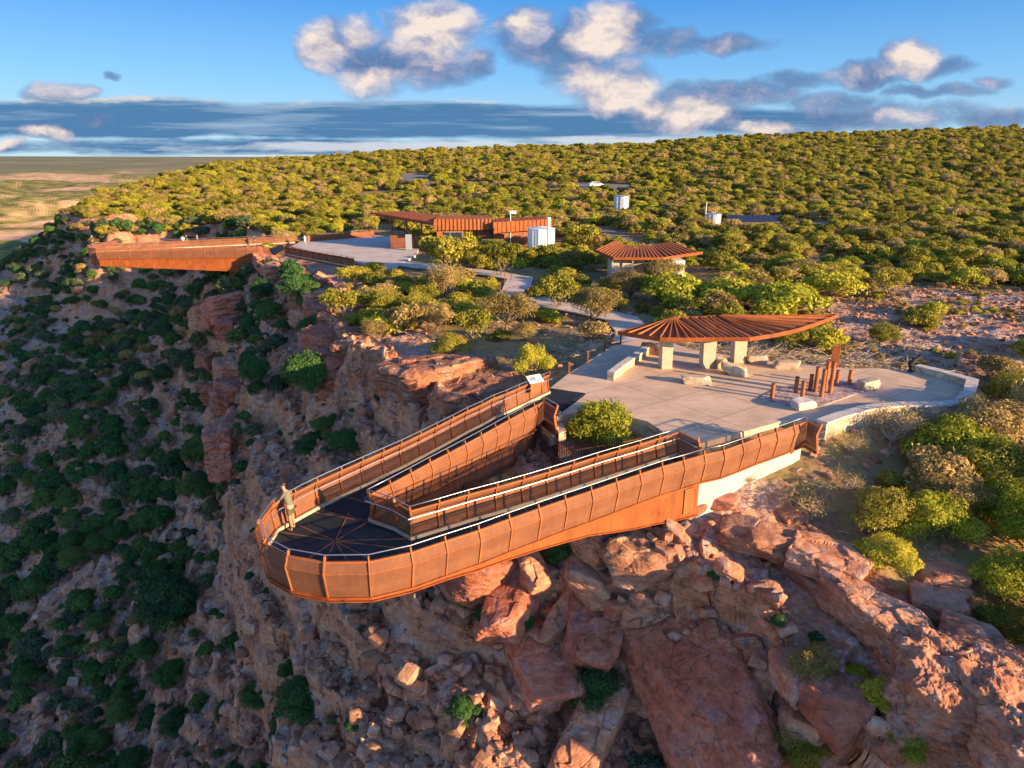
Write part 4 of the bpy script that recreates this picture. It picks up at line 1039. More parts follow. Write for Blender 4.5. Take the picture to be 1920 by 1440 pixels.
def tank(px0, px1, yt, yb, Y, label, mat='galv', ribs=True, group='water tanks'):
    a, b = Q(px0, yt, Y), Q(px1, yt, Y); r = (b.x-a.x)/2; c = (a.x+b.x)/2; z1 = a.z; z0 = min(Q(px0, yb, Y).z, zat(c, Y+r)-.3)
    root = abs_thing('water_tank', (c, Y+r, z0), label, 'water tank', group)
    m = MB(); n = 40; vs = []; fs = []; hs = 24 if ribs else 2
    for j in range(hs+1):
        rr = r*(1-(.02 if (j % 2 and ribs) else 0)); z = z0+(z1-z0)*j/hs
        for i in range(n): vs.append((c+rr*math.cos(2*math.pi*i/n), Y+r+rr*math.sin(2*math.pi*i/n), z))
    for j in range(hs):
        for i in range(n): fs.append((j*n+i, j*n+(i+1) % n, (j+1)*n+(i+1) % n, (j+1)*n+i))
    m.add(vs, fs); part(root, 'shell', m, mat)
    m = MB(); vs = [(c+r*1.03*math.cos(2*math.pi*i/n), Y+r+r*1.03*math.sin(2*math.pi*i/n), z1) for i in range(n)]+[(c, Y+r, z1+r*.14)]
    m.add(vs, [(i, (i+1) % n, n) for i in range(n)]); part(root, 'lid', m, mat)
    m = MB(); 
    for k in range(6):
        an = -math.pi*(.12+.15*k); m.box((c+r*1.01*math.cos(an), Y+r+r*1.01*math.sin(an), (z0+z1)/2), (.08,.08,z1-z0), an)
    part(root, 'strap', m, 'white'); return root
tank(990,1042,430,454,101,'pale blue-white round water tank at the right end of the visitor building','white',False)
tank(1153,1182,368,386,160,'shiny corrugated water tank on the hillside, middle distance')
tank(1327,1356,402,426,127,'grey corrugated water tank beside a thin mast')
def pole(px, yt, yb, Y, r, label, mat='white', head=None):
    t = Q(px, yt, Y); z0 = min(Q(px, yb, Y).z, zat(t.x, Y)); root = abs_thing('mast' if not head else 'lamp_post', (t.x, Y, z0), label, 'mast' if not head else 'lamp post')
    part(root, 'pole', MB().tube([(t.x, Y, z0), (t.x, Y, t.z)], r, 8), mat)
    part(root, 'head' if head else 'cap', MB().box((t.x+(.4 if head else 0), Y, t.z), (1.0 if head else r*3, .3, .45 if head else .08)), mat)
pole(957,398,415,109,.06,'small white lamp post above the roof of the visitor building','white',True)
pole(1325,380,402,128,.07,'thin mast beside the grey corrugated tank')
t = Q(1029,411,101); vp = abs_thing('vent_pipe', (t.x, 101, 2), 'white vent pipe rising beside the pale water tank', 'pipe')
part(vp, 'pipe', MB().tube([(t.x,101.2,1.5),(t.x,101.2,t.z)], .22, 12), 'white'); part(vp, 'cowl', MB().tube([(t.x,101.2,t.z),(t.x,101.2,t.z+.25)], .3, 12), 'white')
# ------------------------------------------------------------------ toilet block with a radial roof
def toilets():
    Y = 77.5; root = abs_thing('toilet_block', (14.5, Y, 0), 'cream walled toilet block under a radial rust slat roof', 'building')
    zr = Q(1150,484,Y).z
    FL, FR = Q(1150,485,Y), Q(1243,485,Y); TL = Q(1113,469,Y+5); TR = Q(1317,474,Y+3)
    BL = Q(1160,467,Y+7); BR = Q(1250,466,Y+7)
    rim = [TL, FL, FL.lerp(FR,.5), FR, TR]; c = Q(1195,460,Y+22); 
    m = MB()
    for a, b in zip(rim[:-1], rim[1:]): m.bar(a, b, .12, .3)
    part(root, 'fascia', m, 'girder')
    pts = []
    for a, b, k in zip(rim[:-1], rim[1:], (7, 6, 6, 8)):
        for j in range(k): pts.append(a.lerp(b, j/k))
    for q in pts[1:]:
        e = q+(c-q)*.42; e.z = q.z+.35; part(root, 'roof_slat', MB().bar(q+Vector((0,0,.1)), e, .22, .16), 'rust')
    zc = .12
    m = MB(); m.add([TL, FL, FR, TR, BR, BL], [(0,1,2,3,4,5)]); part(root, 'roof_sheet', m, 'rust_dark')
    g0 = -.4
    for a, b, mat in ((1147,1184,'column'), (1250,1284,'white')):
        p, q = Q(a, 500, Y+1), Q(b, 500, Y+1.2); part(root, 'wall', MB().prism([(p.x, Y+1), (q.x, Y+1.2), (q.x, Y+4.5), (p.x, Y+4.5)], g0, zr-.45), mat)
    p, q = Q(1184,500,Y+3), Q(1250,500,Y+3); part(root, 'back_wall', MB().prism([(p.x, Y+3.2), (q.x, Y+3.2), (q.x, Y+4.4), (p.x, Y+4.4)], g0, zr-.5), 'whiteconc')
    p = Q(1217,500,Y+3); part(root, 'door', MB().box((p.x, Y+3.15, 1.0), (1.0,.08,2.1)), 'dark')
    for px in (1148,1186,1222,1249):
        p = Q(px, 500, Y+.4); part(root, 'post', MB().bar((p.x, Y+.4, g0), (p.x, Y+.4, zr-.2), .14, .14, up=Vector((0,1,0))), 'galv')
toilets()
def hut(px0, px1, yt, yb, Y, label, wallm='column', roofm='girder'):
    a, b = Q(px0, yt, Y), Q(px1, yt, Y); w = b.x-a.x; c = (a.x+b.x)/2; z1 = a.z; z0 = min(Q(px0, yb, Y).z, zat(c, Y)-.3)
    root = abs_thing('hut', (c, Y, z0), label, 'hut', 'small huts in the scrub')
    part(root, 'wall', MB().prism([(a.x+w*.06, Y), (b.x-w*.06, Y), (b.x-w*.06, Y+w*.5), (a.x+w*.06, Y+w*.5)], z0, z1-.35), wallm)
    part(root, 'roof', MB().box((c, Y+w*.22, z1-.17), (w, w*.62, .3)), roofm)
    part(root, 'door', MB().box((c+w*.15, Y-.03, (z0+z1)/2-.3), (.9, .08, (z1-z0)*.7)), 'dark')
    part(root, 'window', MB().box((c-w*.2, Y-.03, (z0+z1)/2), (1.1, .08, .7)), 'glass')
hut(694,746,361,374,215,'cream hut with a flat red-brown roof left of the road','whiteconc')
hut(1240,1262,329,338,330,'tiny pale hut high on the hillside','white','white')
# solar array
root = abs_thing('solar_array', (48, 132, 2), 'long dark solar panel array beside the corrugated tank', 'solar panels')
for i in range(13):
    a, b = Q(1366+i*10, 404, 132), Q(1375+i*10, 404, 132); z = a.z; zz = Q(1366,416,132).z
    part(root, 'panel', quad_prism([(a.x,132,zz),(b.x,132,zz),(b.x,133.4,z),(a.x,133.4,z)], .08), 'solar')
a, b = Q(1366,416,132), Q(1496,416,132)
part(root, 'frame', MB().bar((a.x,132.6,a.z-.1),(b.x,132.6,a.z-.1),.1,.1), 'galv')
for i in range(5):
    x = a.x+(b.x-a.x)*(i+.5)/5; part(root, 'leg', MB().bar((x,132.6,a.z-2.2),(x,132.6,a.z-.1),.1,.1,up=Vector((0,1,0))), 'galv')
# ------------------------------------------------------------------ roads
def road(name, px, w, mat, lift=.12):
    v = []
    for a, b in px: v.append(hit(a, b))
    # resample and drape
    dense = []
    for a, b in zip(v[:-1], v[1:]):
        k = max(2, int((b-a).length/4)); dense += [a.lerp(b, j/k) for j in range(k)]
    dense.append(v[-1]); N = offs([Vector((p.x, p.y, 0)) for p in dense]); vs = []; fs = []; nn = 5
    for p, n in zip(dense, N):
        for j in range(nn):
            q = p+n*(w*(j/(nn-1)-.5)); vs.append((q.x, q.y, 0))
    V = np.array(vs); V[:, 2] = terrain(V[:, 0], V[:, 1], False)[0]+lift
    for i in range(len(dense)-1):
        for j in range(nn-1): a = i*nn+j; fs.append((a, a+1, a+nn+1, a+nn))
    o = link(name, np_mesh(name, V, np.array(fs), True), M[mat]); tag(o, kind='structure'); ROADS.append([(p.x, p.y) for p in dense]); ROADW.append(w); return o
ROADS = []; ROADW = []
road('car_park', [(800,349),(900,348),(1010,347),(1100,349),(1160,352),(1205,354)], 15, 'asphalt')
road('road', [(775,327),(772,334),(778,341),(765,349)], 9, 'asphalt')
road('dirt_track', [(1120,430),(1145,440),(1165,449),(1190,460)], 3.6, 'dirt')
def car(px, py, label, mat, rz=0.2):
    h = hit(px, py); root = empty('parked_car', (h.x, h.y, h.z+.15), rz); tag(root, label, 'car', 'parked cars at the car park')
    b = MB(); L, W = 4.6, 1.85
    prof = [(-L/2,.35),(L/2,.35),(L/2,.8),(L/2-.9,1.0),(L/2-1.5,1.55),(-L/2+.9,1.6),(-L/2+.1,1.05)]
    vs = [(x, -W/2, z) for x, z in prof]+[(x, W/2, z) for x, z in prof]; n = len(prof)
    b.add(vs, [tuple(range(n)), tuple(range(2*n-1, n-1, -1))]+[(i, n+i, n+(i+1) % n, (i+1) % n) for i in range(n)])
    b.build('body', M[mat], root, bevel=.05)
    for s in (-1, 1): MB().box((-.15, s*W/2, 1.25), (2.2, .04, .4)).build('window', M['glass'], root)
    for x in (-1.45, 1.4):
        for s in (-1, 1): MB().tube([(x, s*(W/2-.2), .34), (x, s*(W/2+.02), .34)], .34, 14).build('wheel', M['black'], root)
car(1049,358,'blue parked car showing above the bushes at the car park','bluepaint'); car(1118,352,'pale parked car in the far car park','white', .1); car(1060,357,'white parked car beside the blue one','white', .4)
print('built', round(time.time()-T0, 1), flush=True)
# ------------------------------------------------------------------ vegetation prototypes
def leaf_mesh(name, blobs, n, size, seed, mat, elong=1.8, drop=0.0, tuft=1):
    """many small leaf faces spread through the outer part of each foliage clump"""
    rs = np.random.RandomState(seed); B = np.array(blobs, float)
    wgt = (B[:, 3]*B[:, 4])**1.0; wgt /= wgt.sum(); bi = rs.choice(len(B), n, p=wgt)
    d = rs.normal(size=(n, 3)); d /= np.linalg.norm(d, axis=1)[:, None]
    d[:, 2] = np.where(rs.rand(n) < 0.75, np.abs(d[:, 2]), d[:, 2]*0.6); d /= np.linalg.norm(d, axis=1)[:, None]
    rr = 1-np.abs(rs.normal(size=n))*0.22
    lump = 1+0.38*fbm3(d[:, 0]*2.2+bi*3.1, d[:, 1]*2.2, d[:, 2]*2.2, 2, seed)
    rad = np.stack([B[bi, 3], B[bi, 3], B[bi, 4]], 1)
    c = B[bi, :3] + d*rad*(rr*lump)[:, None]
    if drop: c[:, 2] -= drop*rs.rand(n)
    nrm = d*0.9 + rs.normal(size=(n, 3))*0.55; nrm /= np.linalg.norm(nrm, axis=1)[:, None]
    a = rs.normal(size=(n, 3)); a[:, 2] += .5; a -= nrm*(a*nrm).sum(1)[:, None]; a /= np.linalg.norm(a, axis=1)[:, None]
    b = np.cross(nrm, a); s = size*(0.6+0.8*rs.rand(n))[:, None]
    V = np.stack([c-a*s*elong*.5-b*s*.15, c-b*s*.45, c+a*s*elong*.5, c+b*s*.45], 1).reshape(-1, 3)
    F = np.arange(4*n).reshape(n, 4)
    me = np_mesh(name, V, F, False); me.materials.append(M[mat]); return me
def dome_blobs(rs, w, h, k, base=0.25):
    B = [(0, 0, h*.5, w*.34, h*.40)]
    for i in range(k):
        a = rs.uniform(0, 6.283); q = math.sqrt(rs.uniform(0.05, 1))
        r = q*w*.36; z = h*(base+(1-base)*rs.uniform(.25, .8)*(1-.45*q*q))
        s = rs.uniform(.10, .215)*w; B.append((r*math.cos(a), r*math.sin(a), z, s, s*rs.uniform(.55, .8)))
    return B
def stem_mesh(name, blobs, seed, r=.06, n=6, mat='bark', extra=0):
    rs = random.Random(seed); m = MB()
    bl = sorted(blobs[1:], key=lambda b: -b[3])[:n]
    fork = Vector((rs.uniform(-.08,.08), rs.uniform(-.08,.08), blobs[0][2]*.28))
    m.tube([(0,0,-.35), fork*.5, fork], r*1.5, 6, r*1.1)
    for b in bl:
        e = Vector(b[:3]); mid = fork.lerp(e, .5)+Vector((rs.uniform(-.12,.12), rs.uniform(-.12,.12), -.05*e.length))
        m.tube([fork, mid, e], r*.85, 5, r*.25)
        for j in range(2+extra):
            q = mid.lerp(e, rs.uniform(.1,.8)); t = q+Vector((rs.uniform(-1,1), rs.uniform(-1,1), rs.uniform(.1,.9)))*b[3]*1.3
            m.tube([q, t], r*.35, 4, r*.1)
    me = m.mesh(name); me.materials.append(M[mat]); return me
PROTO = {}
FINE = dict(near_bush=(11500,.043), near_bright=(13000,.045), near_olive=(9000,.048), near_dark=(18000,.052), dead=(900,.05))
def make_proto(kind, var, w, h, nb, leaves, size, mat, base=.2, stems=6, r=.05, seed=0, dead=0, elong=1.8):
    if kind in FINE: leaves, size = FINE[kind]
    rs = random.Random(seed); B = dome_blobs(rs, w, h, nb, base)
    PROTO.setdefault(kind, []).append((leaf_mesh('crown', B, leaves, size, seed, mat, elong), stem_mesh('trunk', B, seed+1, r, stems, extra=dead), w, h))
for o_, pr_, hh_, s_, t_ in []: pass
# unit: about 3 m wide; near versions have finer leaves
for v in range(3): make_proto('near_bush', v, 3.0, 2.0, 13, 9000, .075, 'leaf', .15, 7, .05, 300+v)
for v in range(2): make_proto('near_bright', v, 3.0, 1.9, 15, 10000, .085, 'leaf_bright', .1, 7, .05, 320+v, elong=2.6)
for v in range(2): make_proto('near_olive', v, 3.0, 2.2, 12, 5000, .07, 'leaf_olive', .35, 9, .055, 330+v, dead=2)
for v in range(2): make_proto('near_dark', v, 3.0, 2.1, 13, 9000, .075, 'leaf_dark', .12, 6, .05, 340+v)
for v in range(2): make_proto('dead', v, 3.0, 1.8, 14, 900, .05, 'leaf_olive', .3, 12, .035, 350+v, dead=7)
for v in range(4): make_proto('bush', v, 3.0, 1.65, 14, 4200, .10, 'leaf', .15, 5, .06, 360+v)
for v in range(2): make_proto('tree', v, 3.0, 2.3, 12, 3400, .10, 'leaf', .45, 7, .065, 370+v, dead=1)
for v in range(2): make_proto('olive', v, 3.0, 1.8, 12, 2600, .10, 'leaf_olive', .3, 7, .06, 380+v, dead=1)
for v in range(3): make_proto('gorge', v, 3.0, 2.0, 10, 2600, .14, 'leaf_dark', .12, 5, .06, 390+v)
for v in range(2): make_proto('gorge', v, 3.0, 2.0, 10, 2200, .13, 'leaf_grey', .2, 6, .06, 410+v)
for v in range(2): make_proto('bright', v, 3.0, 1.6, 15, 4200, .10, 'leaf_bright', .15, 5, .06, 396+v)
for a, c in (('dead', 'deadwood'), ):
    for q in PROTO[a]: q[1].materials.clear(); q[1].materials.append(M[c])
rsv = random.Random(99)
LAND = [(970,430,'the visitor building'),(1215,490,'the toilet block'),(1350,620,'the fan roofed shelter'),(330,465,'the far skywalk'),(700,470,'the far plaza'),(970,535,'the bent path'),(1167,378,'the corrugated tank'),(1340,415,'the tank with the mast'),
        (1430,410,'the solar array'),(720,367,'the cream hut'),(1250,332,'the tiny pale hut'),(1100,350,'the car park'),(560,930,'the tip of the near skywalk'),(800,780,'the left railing of the near skywalk'),(1750,700,'the stone parapet'),
        (1440,880,'the concrete abutment'),(1290,1260,'the huge red slab'),(1480,1080,'the orange ledge'),(1780,1330,'the craggy corner outcrop'),(800,690,'the sunlit rim cap rock'),(505,830,'the ochre buttress'),(60,430,'the left edge of the rim'),
        (1600,720,'the gravel bed'),(100,900,'the left edge of the photo'),(300,700,'the middle of the dark slope'),(250,1300,'the bottom left corner'),(1800,450,'the right side of the plateau'),(1700,330,'the hill top on the right'),(600,330,'the skyline on the left'),(900,1250,'the red bank')]
def where(px, py):
    b = min(LAND, key=lambda l: (l[0]-px)**2+((l[1]-py)*1.6)**2); dx = px-b[0]; dy = (py-b[1])*1.6
    if abs(dx) < 14 and abs(dy) < 14: w = 'at'
    elif abs(dx) > abs(dy)*2: w = 'right of' if dx > 0 else 'left of'
    elif abs(dy) > abs(dx)*2: w = 'below' if dy > 0 else 'above'
    else: w = ('lower' if dy > 0 else 'upper')+(' right of' if dx > 0 else ' left of')
    dd = math.hypot(dx, dy); far = 'close ' if dd < 45 else ('' if dd < 140 else 'well ')
    return far+w+' '+b[2]
for k_, (o_, pr_, hh_, s_, t_) in enumerate(CLIFFS):
    tag(o_, ' '.join((['tall','squat','blocky','stepped'][k_ % 4]+' '+('upper' if t_ == 0 else 'lower')+' cliff block '+where(pr_[0], pr_[1])).split()[:16]), 'cliff block', 'stacked sandstone blocks of the cliffs')
KW = {'near_bush':('rounded yellow-green bush','bush'),'near_bright':('vivid yellow-green feathery bush','bush'),'near_olive':('thin crowned olive-tan bush','bush'),'near_dark':('dense dark green shrub','shrub'),'dead':('leafless grey twiggy shrub','dead shrub'),
      'bush':('rounded yellow-green bush','bush'),'tree':('small spreading tree with bare stems','tree'),'olive':('olive-tan bush with showing branches','bush'),'gorge':('dark green shrub in shade','shrub'),'bright':('sunlit yellow-green bush','bush')}
NAME = {'near_bush':'bush','near_bright':'bush','near_olive':'bush','near_dark':'shrub','dead':'dead_shrub','bush':'bush','tree':'small_tree','olive':'bush','gorge':'shrub','bright':'bush'}
def plant(kind, loc, w, hs=1.0, rz=None, label=None, group=None, parts=True, var=None):
    L = PROTO[kind]; me_c, me_t, pw, ph = L[rsv.randrange(len(L)) if var is None else var % len(L)]
    s = w/pw; rz = rsv.uniform(0, 6.28) if rz is None else rz
    pr = project(loc[0], loc[1], loc[2]) or (960, 720, 1)
    if label is None:
        sz = 'large' if w > 4.2 else ('small' if w < 2.2 else 'medium')
        label = ' '.join((sz+' '+KW[kind][0].replace(' with bare stems','')+' '+where(pr[0], pr[1])).split()[:16])
    if parts:
        r = empty(NAME[kind], loc, rz); r.scale = (s, s, s*hs); tag(r, label, KW[kind][1], group)
        for nm, me in (('crown', me_c), ('trunk', me_t)):
            o = bpy.data.objects.new(nm, me); o.parent = r; COL.objects.link(o)
        return r
    key = (kind, me_c.name)
    if key not in JOIN:
        a = me_c; b = me_t; bm = bmesh.new(); bm.from_mesh(a); k = len(bm.faces); bm.from_mesh(b); bm.faces.ensure_lookup_table()
        for f in bm.faces[k:]: f.material_index = 1
        me = bpy.data.meshes.new(NAME[kind]); bm.to_mesh(me); bm.free(); me.materials.append(a.materials[0]); me.materials.append(b.materials[0]); JOIN[key] = me
    o = bpy.data.objects.new(NAME[kind], JOIN[key]); o.location = loc; o.rotation_euler = (0, 0, rz); o.scale = (s, s, s*hs); COL.objects.link(o)
    tag(o, label, KW[kind][1], group); return o
JOIN = {}
GPL = 'bushes and small trees on the plateau'; GGS = 'shrubs on the shaded gorge slope'
# hand placed: (px of base, py of base, width in px, kind, height factor, label)
HAND = [(1850,870,150,'near_olive',1,None),(1905,1010,170,'near_bright',1,None),(1770,975,110,'near_olive',1,None),(2000,980,210,'near_bush',1,None),(2080,1120,240,'near_bush',1,None),(2010,1290,220,'near_bush',1,None),(1990,870,190,'near_olive',1,None),(1400,905,60,'dead',.9,'small grey twiggy shrub by the foot of the abutment'),(1580,925,85,'dead',.8,None),
 (1132,846,158,'near_bright',1.0,'vivid yellow-green bush in the sunken bed inside the skywalk loop'),
 (1790,885,165,'near_bright',.95,'big yellow-green bush below the right end of the stone parapet'),(1665,838,105,'dead',1.3,'straggly half bare bush against the front of the stone parapet'),
 (1860,930,170,'near_bush',.9,'broad green bush at the right edge, lower right of the parapet'),(1660,1000,135,'near_bush',1.0,'wide green bush between the orange ledge and the big parapet bush'),(1745,1015,125,'near_bright',1.15,'tall bush right beside the wide green one above the ledge'),
 (1655,1070,110,'near_bright',.9,'yellow-green bush hanging over the top of the ledge'),(1500,975,120,'dead',.9,'grey leafless shrub right of the concrete abutment'),(1890,1120,130,'near_bright',1.0,'yellow-green bush at the right edge above the craggy outcrop'),
 (1900,1200,110,'near_bush',.8,'green bush at the right edge below another yellow-green one'),(1900,770,110,'near_bush',1.0,'bush at the right edge level with the parapet'),
 (1510,1345,90,'near_olive',1.2,'pale sparse shrub with bare stems in the dark gully'),(1640,1330,75,'near_bright',1.3,'leafy yellow-green plant climbing the side of the craggy outcrop'),(1600,1290,60,'near_bright',1.0,'small leafy plant in the cleft left of the craggy outcrop'),
 (1495,1432,120,'near_bush',1.0,'green shrub cut by the bottom edge, in the gully'),(1700,1438,70,'near_bright',1.0,'small yellow-green shrub at the bottom edge under the craggy outcrop'),
 (1585,700,0,'near_bush',1,None),
 (1650,645,62,'near_bush',1.1,'round bush on the stony ground behind the gravel bed'),(1000,700,75,'near_bright',1.4,'upright yellow bush at the head of the left skywalk leg'),
 (845,668,85,'near_bush',.9,'yellow-green bush on the rim above the sunlit cap rock'),(890,645,72,'tree',1.3,'small tree with yellow crown standing behind the rim bushes'),(950,618,110,'near_olive',1.0,'wide olive bush in the middle of the rim scrub'),
 (775,595,80,'near_bush',1,None),(730,590,85,'near_bush',1,None),(700,545,70,'bush',1,None),(672,528,52,'bush',1.1,'yellow-green bush at the near corner of the far plaza'),(705,640,60,'near_olive',1,None),
 (1045,582,80,'tree',1.15,'round crowned tree standing at the bend of the path'),(835,560,85,'near_olive',1.1,None),(840,520,110,'tree',1.0,'large pale stemmed tree right of the far plaza'),(940,520,75,'tree',1.3,'tree beside the dark path posts'),
 (1110,612,110,'near_olive',1.0,'big olive-tan bush in front of the path, left of the shelter'),(1180,560,90,'near_olive',.9,None),(1260,570,150,'bright',.8,None),(1360,575,140,'bright',.8,None),(1470,590,160,'bright',.75,'broad yellow-green bush behind the long wing of the shelter roof'),
 (1560,560,110,'bright',.9,None),(1090,470,70,'tree',1,None),(880,470,70,'bright',1.2,'bush in front of the windows of the visitor building'),(1350,510,70,'bush',1,None),(1240,535,90,'near_olive',.8,None),(905,560,80,'bush',.9,None),
 (820,620,70,'near_olive',1.2,None),(660,610,40,'bush',1,None),(1005,560,50,'bush',1,None),(985,640,60,'near_olive',.9,None),(1070,650,50,'dead',.8,None),(1040,660,60,'dead',.8,None),(930,680,60,'dead',.7,None),
 (587,752,118,'near_dark',1.15,'large dense dark green shrub in the gully left of the sunlit cap rock'),(560,570,80,'near_dark',1.2,'dark green shrub below the far plaza cliff'),(582,640,62,'near_dark',1.1,'dark shrub above the largest gully shrub'),(545,530,60,'gorge',1.1,None),
 (660,850,85,'near_dark',.9,'dark shrub hugging the left railing of the near skywalk'),(585,850,70,'near_dark',.9,None),(600,810,55,'near_dark',.8,None),(310,1165,120,'near_dark',1.1,'large lone shrub on the slope, lower left of the skywalk tip'),
 (855,1140,38,'near_bush',1.2,'small bright green tuft under the big purple block'),(905,1165,45,'near_dark',1.1,None),(1050,1050,70,'near_dark',.9,'dark shrub among the boulders just below the girder'),(1075,1022,36,'near_bright',.9,'small sunlit sprig under the orange girder'),
 (1105,1235,80,'near_dark',1.3,'dark shrub growing between the purple boulders'),(1120,1330,120,'near_dark',1.0,'wide dark shrub left of the foot of the huge slab'),(990,1185,40,'near_dark',1,None),(870,1360,70,'near_dark',1.1,'dark tuft on the red bank near the bottom edge'),
 (1590,850,70,'dead',1.0,'grey twiggy shrub against the near end of the parapet masonry'),(560,1345,100,'near_dark',1.1,'green-brown shrub at the bottom, left of the red bank'),(545,1270,40,'near_dark',1.2,None),(480,1345,70,'near_dark',1,None),(430,1350,60,'near_dark',1,None),(665,1360,35,'near_dark',1,None),(1340,1090,34,'near_dark',1,'tiny dark shrub at the foot of the ledge wall'),
 (1455,1190,30,'near_dark',1,None),(1530,1210,34,'near_dark',1,None),(1465,1290,40,'near_dark',.9,None),(600,895,0,'bush',1,None)]
placed = []
for px, py, w, kind, hs, lb in HAND:
    if not w: continue
    h = hit(px, py)
    if 1000 < px < 1250 and 760 < py < 860: h = P(px, py-12, -1.6)
    dist = (h-Vector((0,0,CAMH))).length; ww = w*dist/FPX
    plant(kind, (h.x, h.y, h.z-.12), ww, hs, label=lb, group=(GGS if 'dark' in kind or kind == 'gorge' else GPL)); placed.append((h.x, h.y, ww*.42))
for k_, (x_, y_, w_) in enumerate([(29.8,29.2,4.6),(31.5,32,5),(34.5,31,5),(33.5,35.2,5),(37.5,35,5.5),(30.5,26.5,4.5)]):
    z_ = zat(x_, y_); plant('near_bush', (x_, y_, z_-.1), w_, 1.35, label=['tall bush','broad bush','leafy bush','dense bush','wide bush','high bush'][k_]+' just right of the frame beyond the stone parapet', group=GPL, var=k_); placed.append((x_, y_, 2))
rb_ = random.Random(5)
for k_ in range(34):
    px_ = 185+k_*10+rb_.uniform(-5,5); py_ = 447-(k_/34)*12+rb_.uniform(-14,3); h = hit(px_, py_); plant(['gorge','bush','gorge','olive'][k_ % 4], (h.x, h.y, h.z-.15), rb_.uniform(2.6,4.8), 1.1, group=GPL if k_ % 2 else GGS, parts=False)
# scatter over the rest
def scatter(step_fn, region, seed):
    rs = np.random.RandomState(seed); out = []
    for (x0, x1, y0, y1, st) in region:
        xs = np.arange(x0, x1, st); ys = np.arange(y0, y1, st); X, Y = np.meshgrid(xs, ys)
        X = X.ravel()+rs.uniform(-.48, .48, X.size)*st; Y = Y.ravel()+rs.uniform(-.48, .48, Y.size)*st; out.append(np.stack([X, Y, np.full(X.size, st)], 1))
    return np.concatenate(out)
pts = scatter(None, [(-60, 75, 30, 75, 2.1), (-120, 110, 75, 120, 2.0), (-190, 180, 120, 200, 2.35), (-280, 300, 200, 330, 2.9), (-420, 520, 330, 580, 3.8)], 5)
X, Y, ST = pts.T; Z, SD, _ = terrain(X, Y)
fw = Y*math.cos(PITCH)-(Z-CAMH)*math.sin(PITCH); upc = Y*math.sin(PITCH)+(Z-CAMH)*math.cos(PITCH)
PXs = 960+FPX*X/np.maximum(fw, 1); PYs = 720-FPX*upc/np.maximum(fw, 1)
rs = np.random.RandomState(17)
keep = (SD > 0.8) & (PXs > -260) & (PXs < 2180) & (PYs < 1600)
dens = sstep(-.35, .05, fbm2(X/14, Y/14, 3, 91)+.25)
stony = sstep(-0.2, 0.35, 1-np.hypot((X-38)/19, (Y-56)/14)+fbm2(X/7, Y/7, 2, 93)*.3)
dens = dens*(1-.93*stony)
dens = np.where(SD < 5, dens*.75, dens)
for poly, mg in ((PLAZA, 2.2), (FARPLAZA, 1.6)): keep &= pdist(X, Y, poly) > mg
def seg_clear(x, y, path, w): return np.abs(sdist(x, y, path)) > w
keep &= seg_clear(X, Y, PATH_PTS, 2.9)
for r_, w_ in zip(ROADS, ROADW): keep &= seg_clear(X, Y, r_, w_/2+2.0)
LOOP = [(p.x, p.y) for p in pz(OUT_PX, 1.25)]; keep &= pdist(X, Y, LOOP) > 1.2
def box_clear(px0, px1, Y0, Y1, front=8):
    xa = (px0-960)/1300*Y0; xb = (px1-960)/1300*Y0
    return ~((X > xa-1.5) & (X < xb+1.5) & (Y > Y0-front) & (Y < Y1))
keep &= box_clear(760, 1045, 106, 119, 3.5); keep &= box_clear(690, 800, 100, 119, 1); keep &= box_clear(1115, 1320, 77, 86, 3.5); keep &= box_clear(692,748,215,222,8); keep &= box_clear(1150,1185,160,168,9)
keep &= box_clear(1322,1360,127,133,9); keep &= box_clear(1364,1497,131,136,9); keep &= box_clear(1236,1266,330,336,12)
for x, y, r in placed: keep &= np.hypot(X-x, Y-y) > r*1.3
keep &= ~((PXs > 505) & (PXs < 690) & (PYs > 452) & (PYs < 528) & (Y < 116))
keep &= ~((PXs > 640) & (PXs < 1010) & (PYs > 640) & (Y < 60))
keep &= rs.rand(len(X)) < dens
# shelter, seats and posts stay in the open
keep &= ~((PXs > 1150) & (PXs < 1700) & (Y < 52) & (Y > 30) & (pdist(X, Y, PLAZA) < 4))
idx = np.where(keep)[0]
W = ST[idx]*(.65+1.15*rs.rand(len(idx))**1.4)*np.where(Y[idx] > 200, 1.05, 1.1)
order = np.argsort(-(W/np.maximum(fw[idx], 5))*((PXs[idx] > -20) & (PXs[idx] < 1940) & (PYs[idx] < 1450)))
kinds = rs.choice(['bush', 'bright', 'olive', 'tree'], len(idx), p=[.42, .20, .22, .16])
NIND = 250
LF = []
for r_, j in enumerate(order[:NIND]):
    i = idx[j]; k = kinds[j]
    if Y[i] < 60 and PXs[i] > 1550: k = {'tree': 'olive'}.get(k, k)
    plant(k, (X[i], Y[i], Z[i]-.1), W[j], rs.uniform(.8, 1.15), group=GPL, parts=r_ < 130)
rest = order[NIND:]
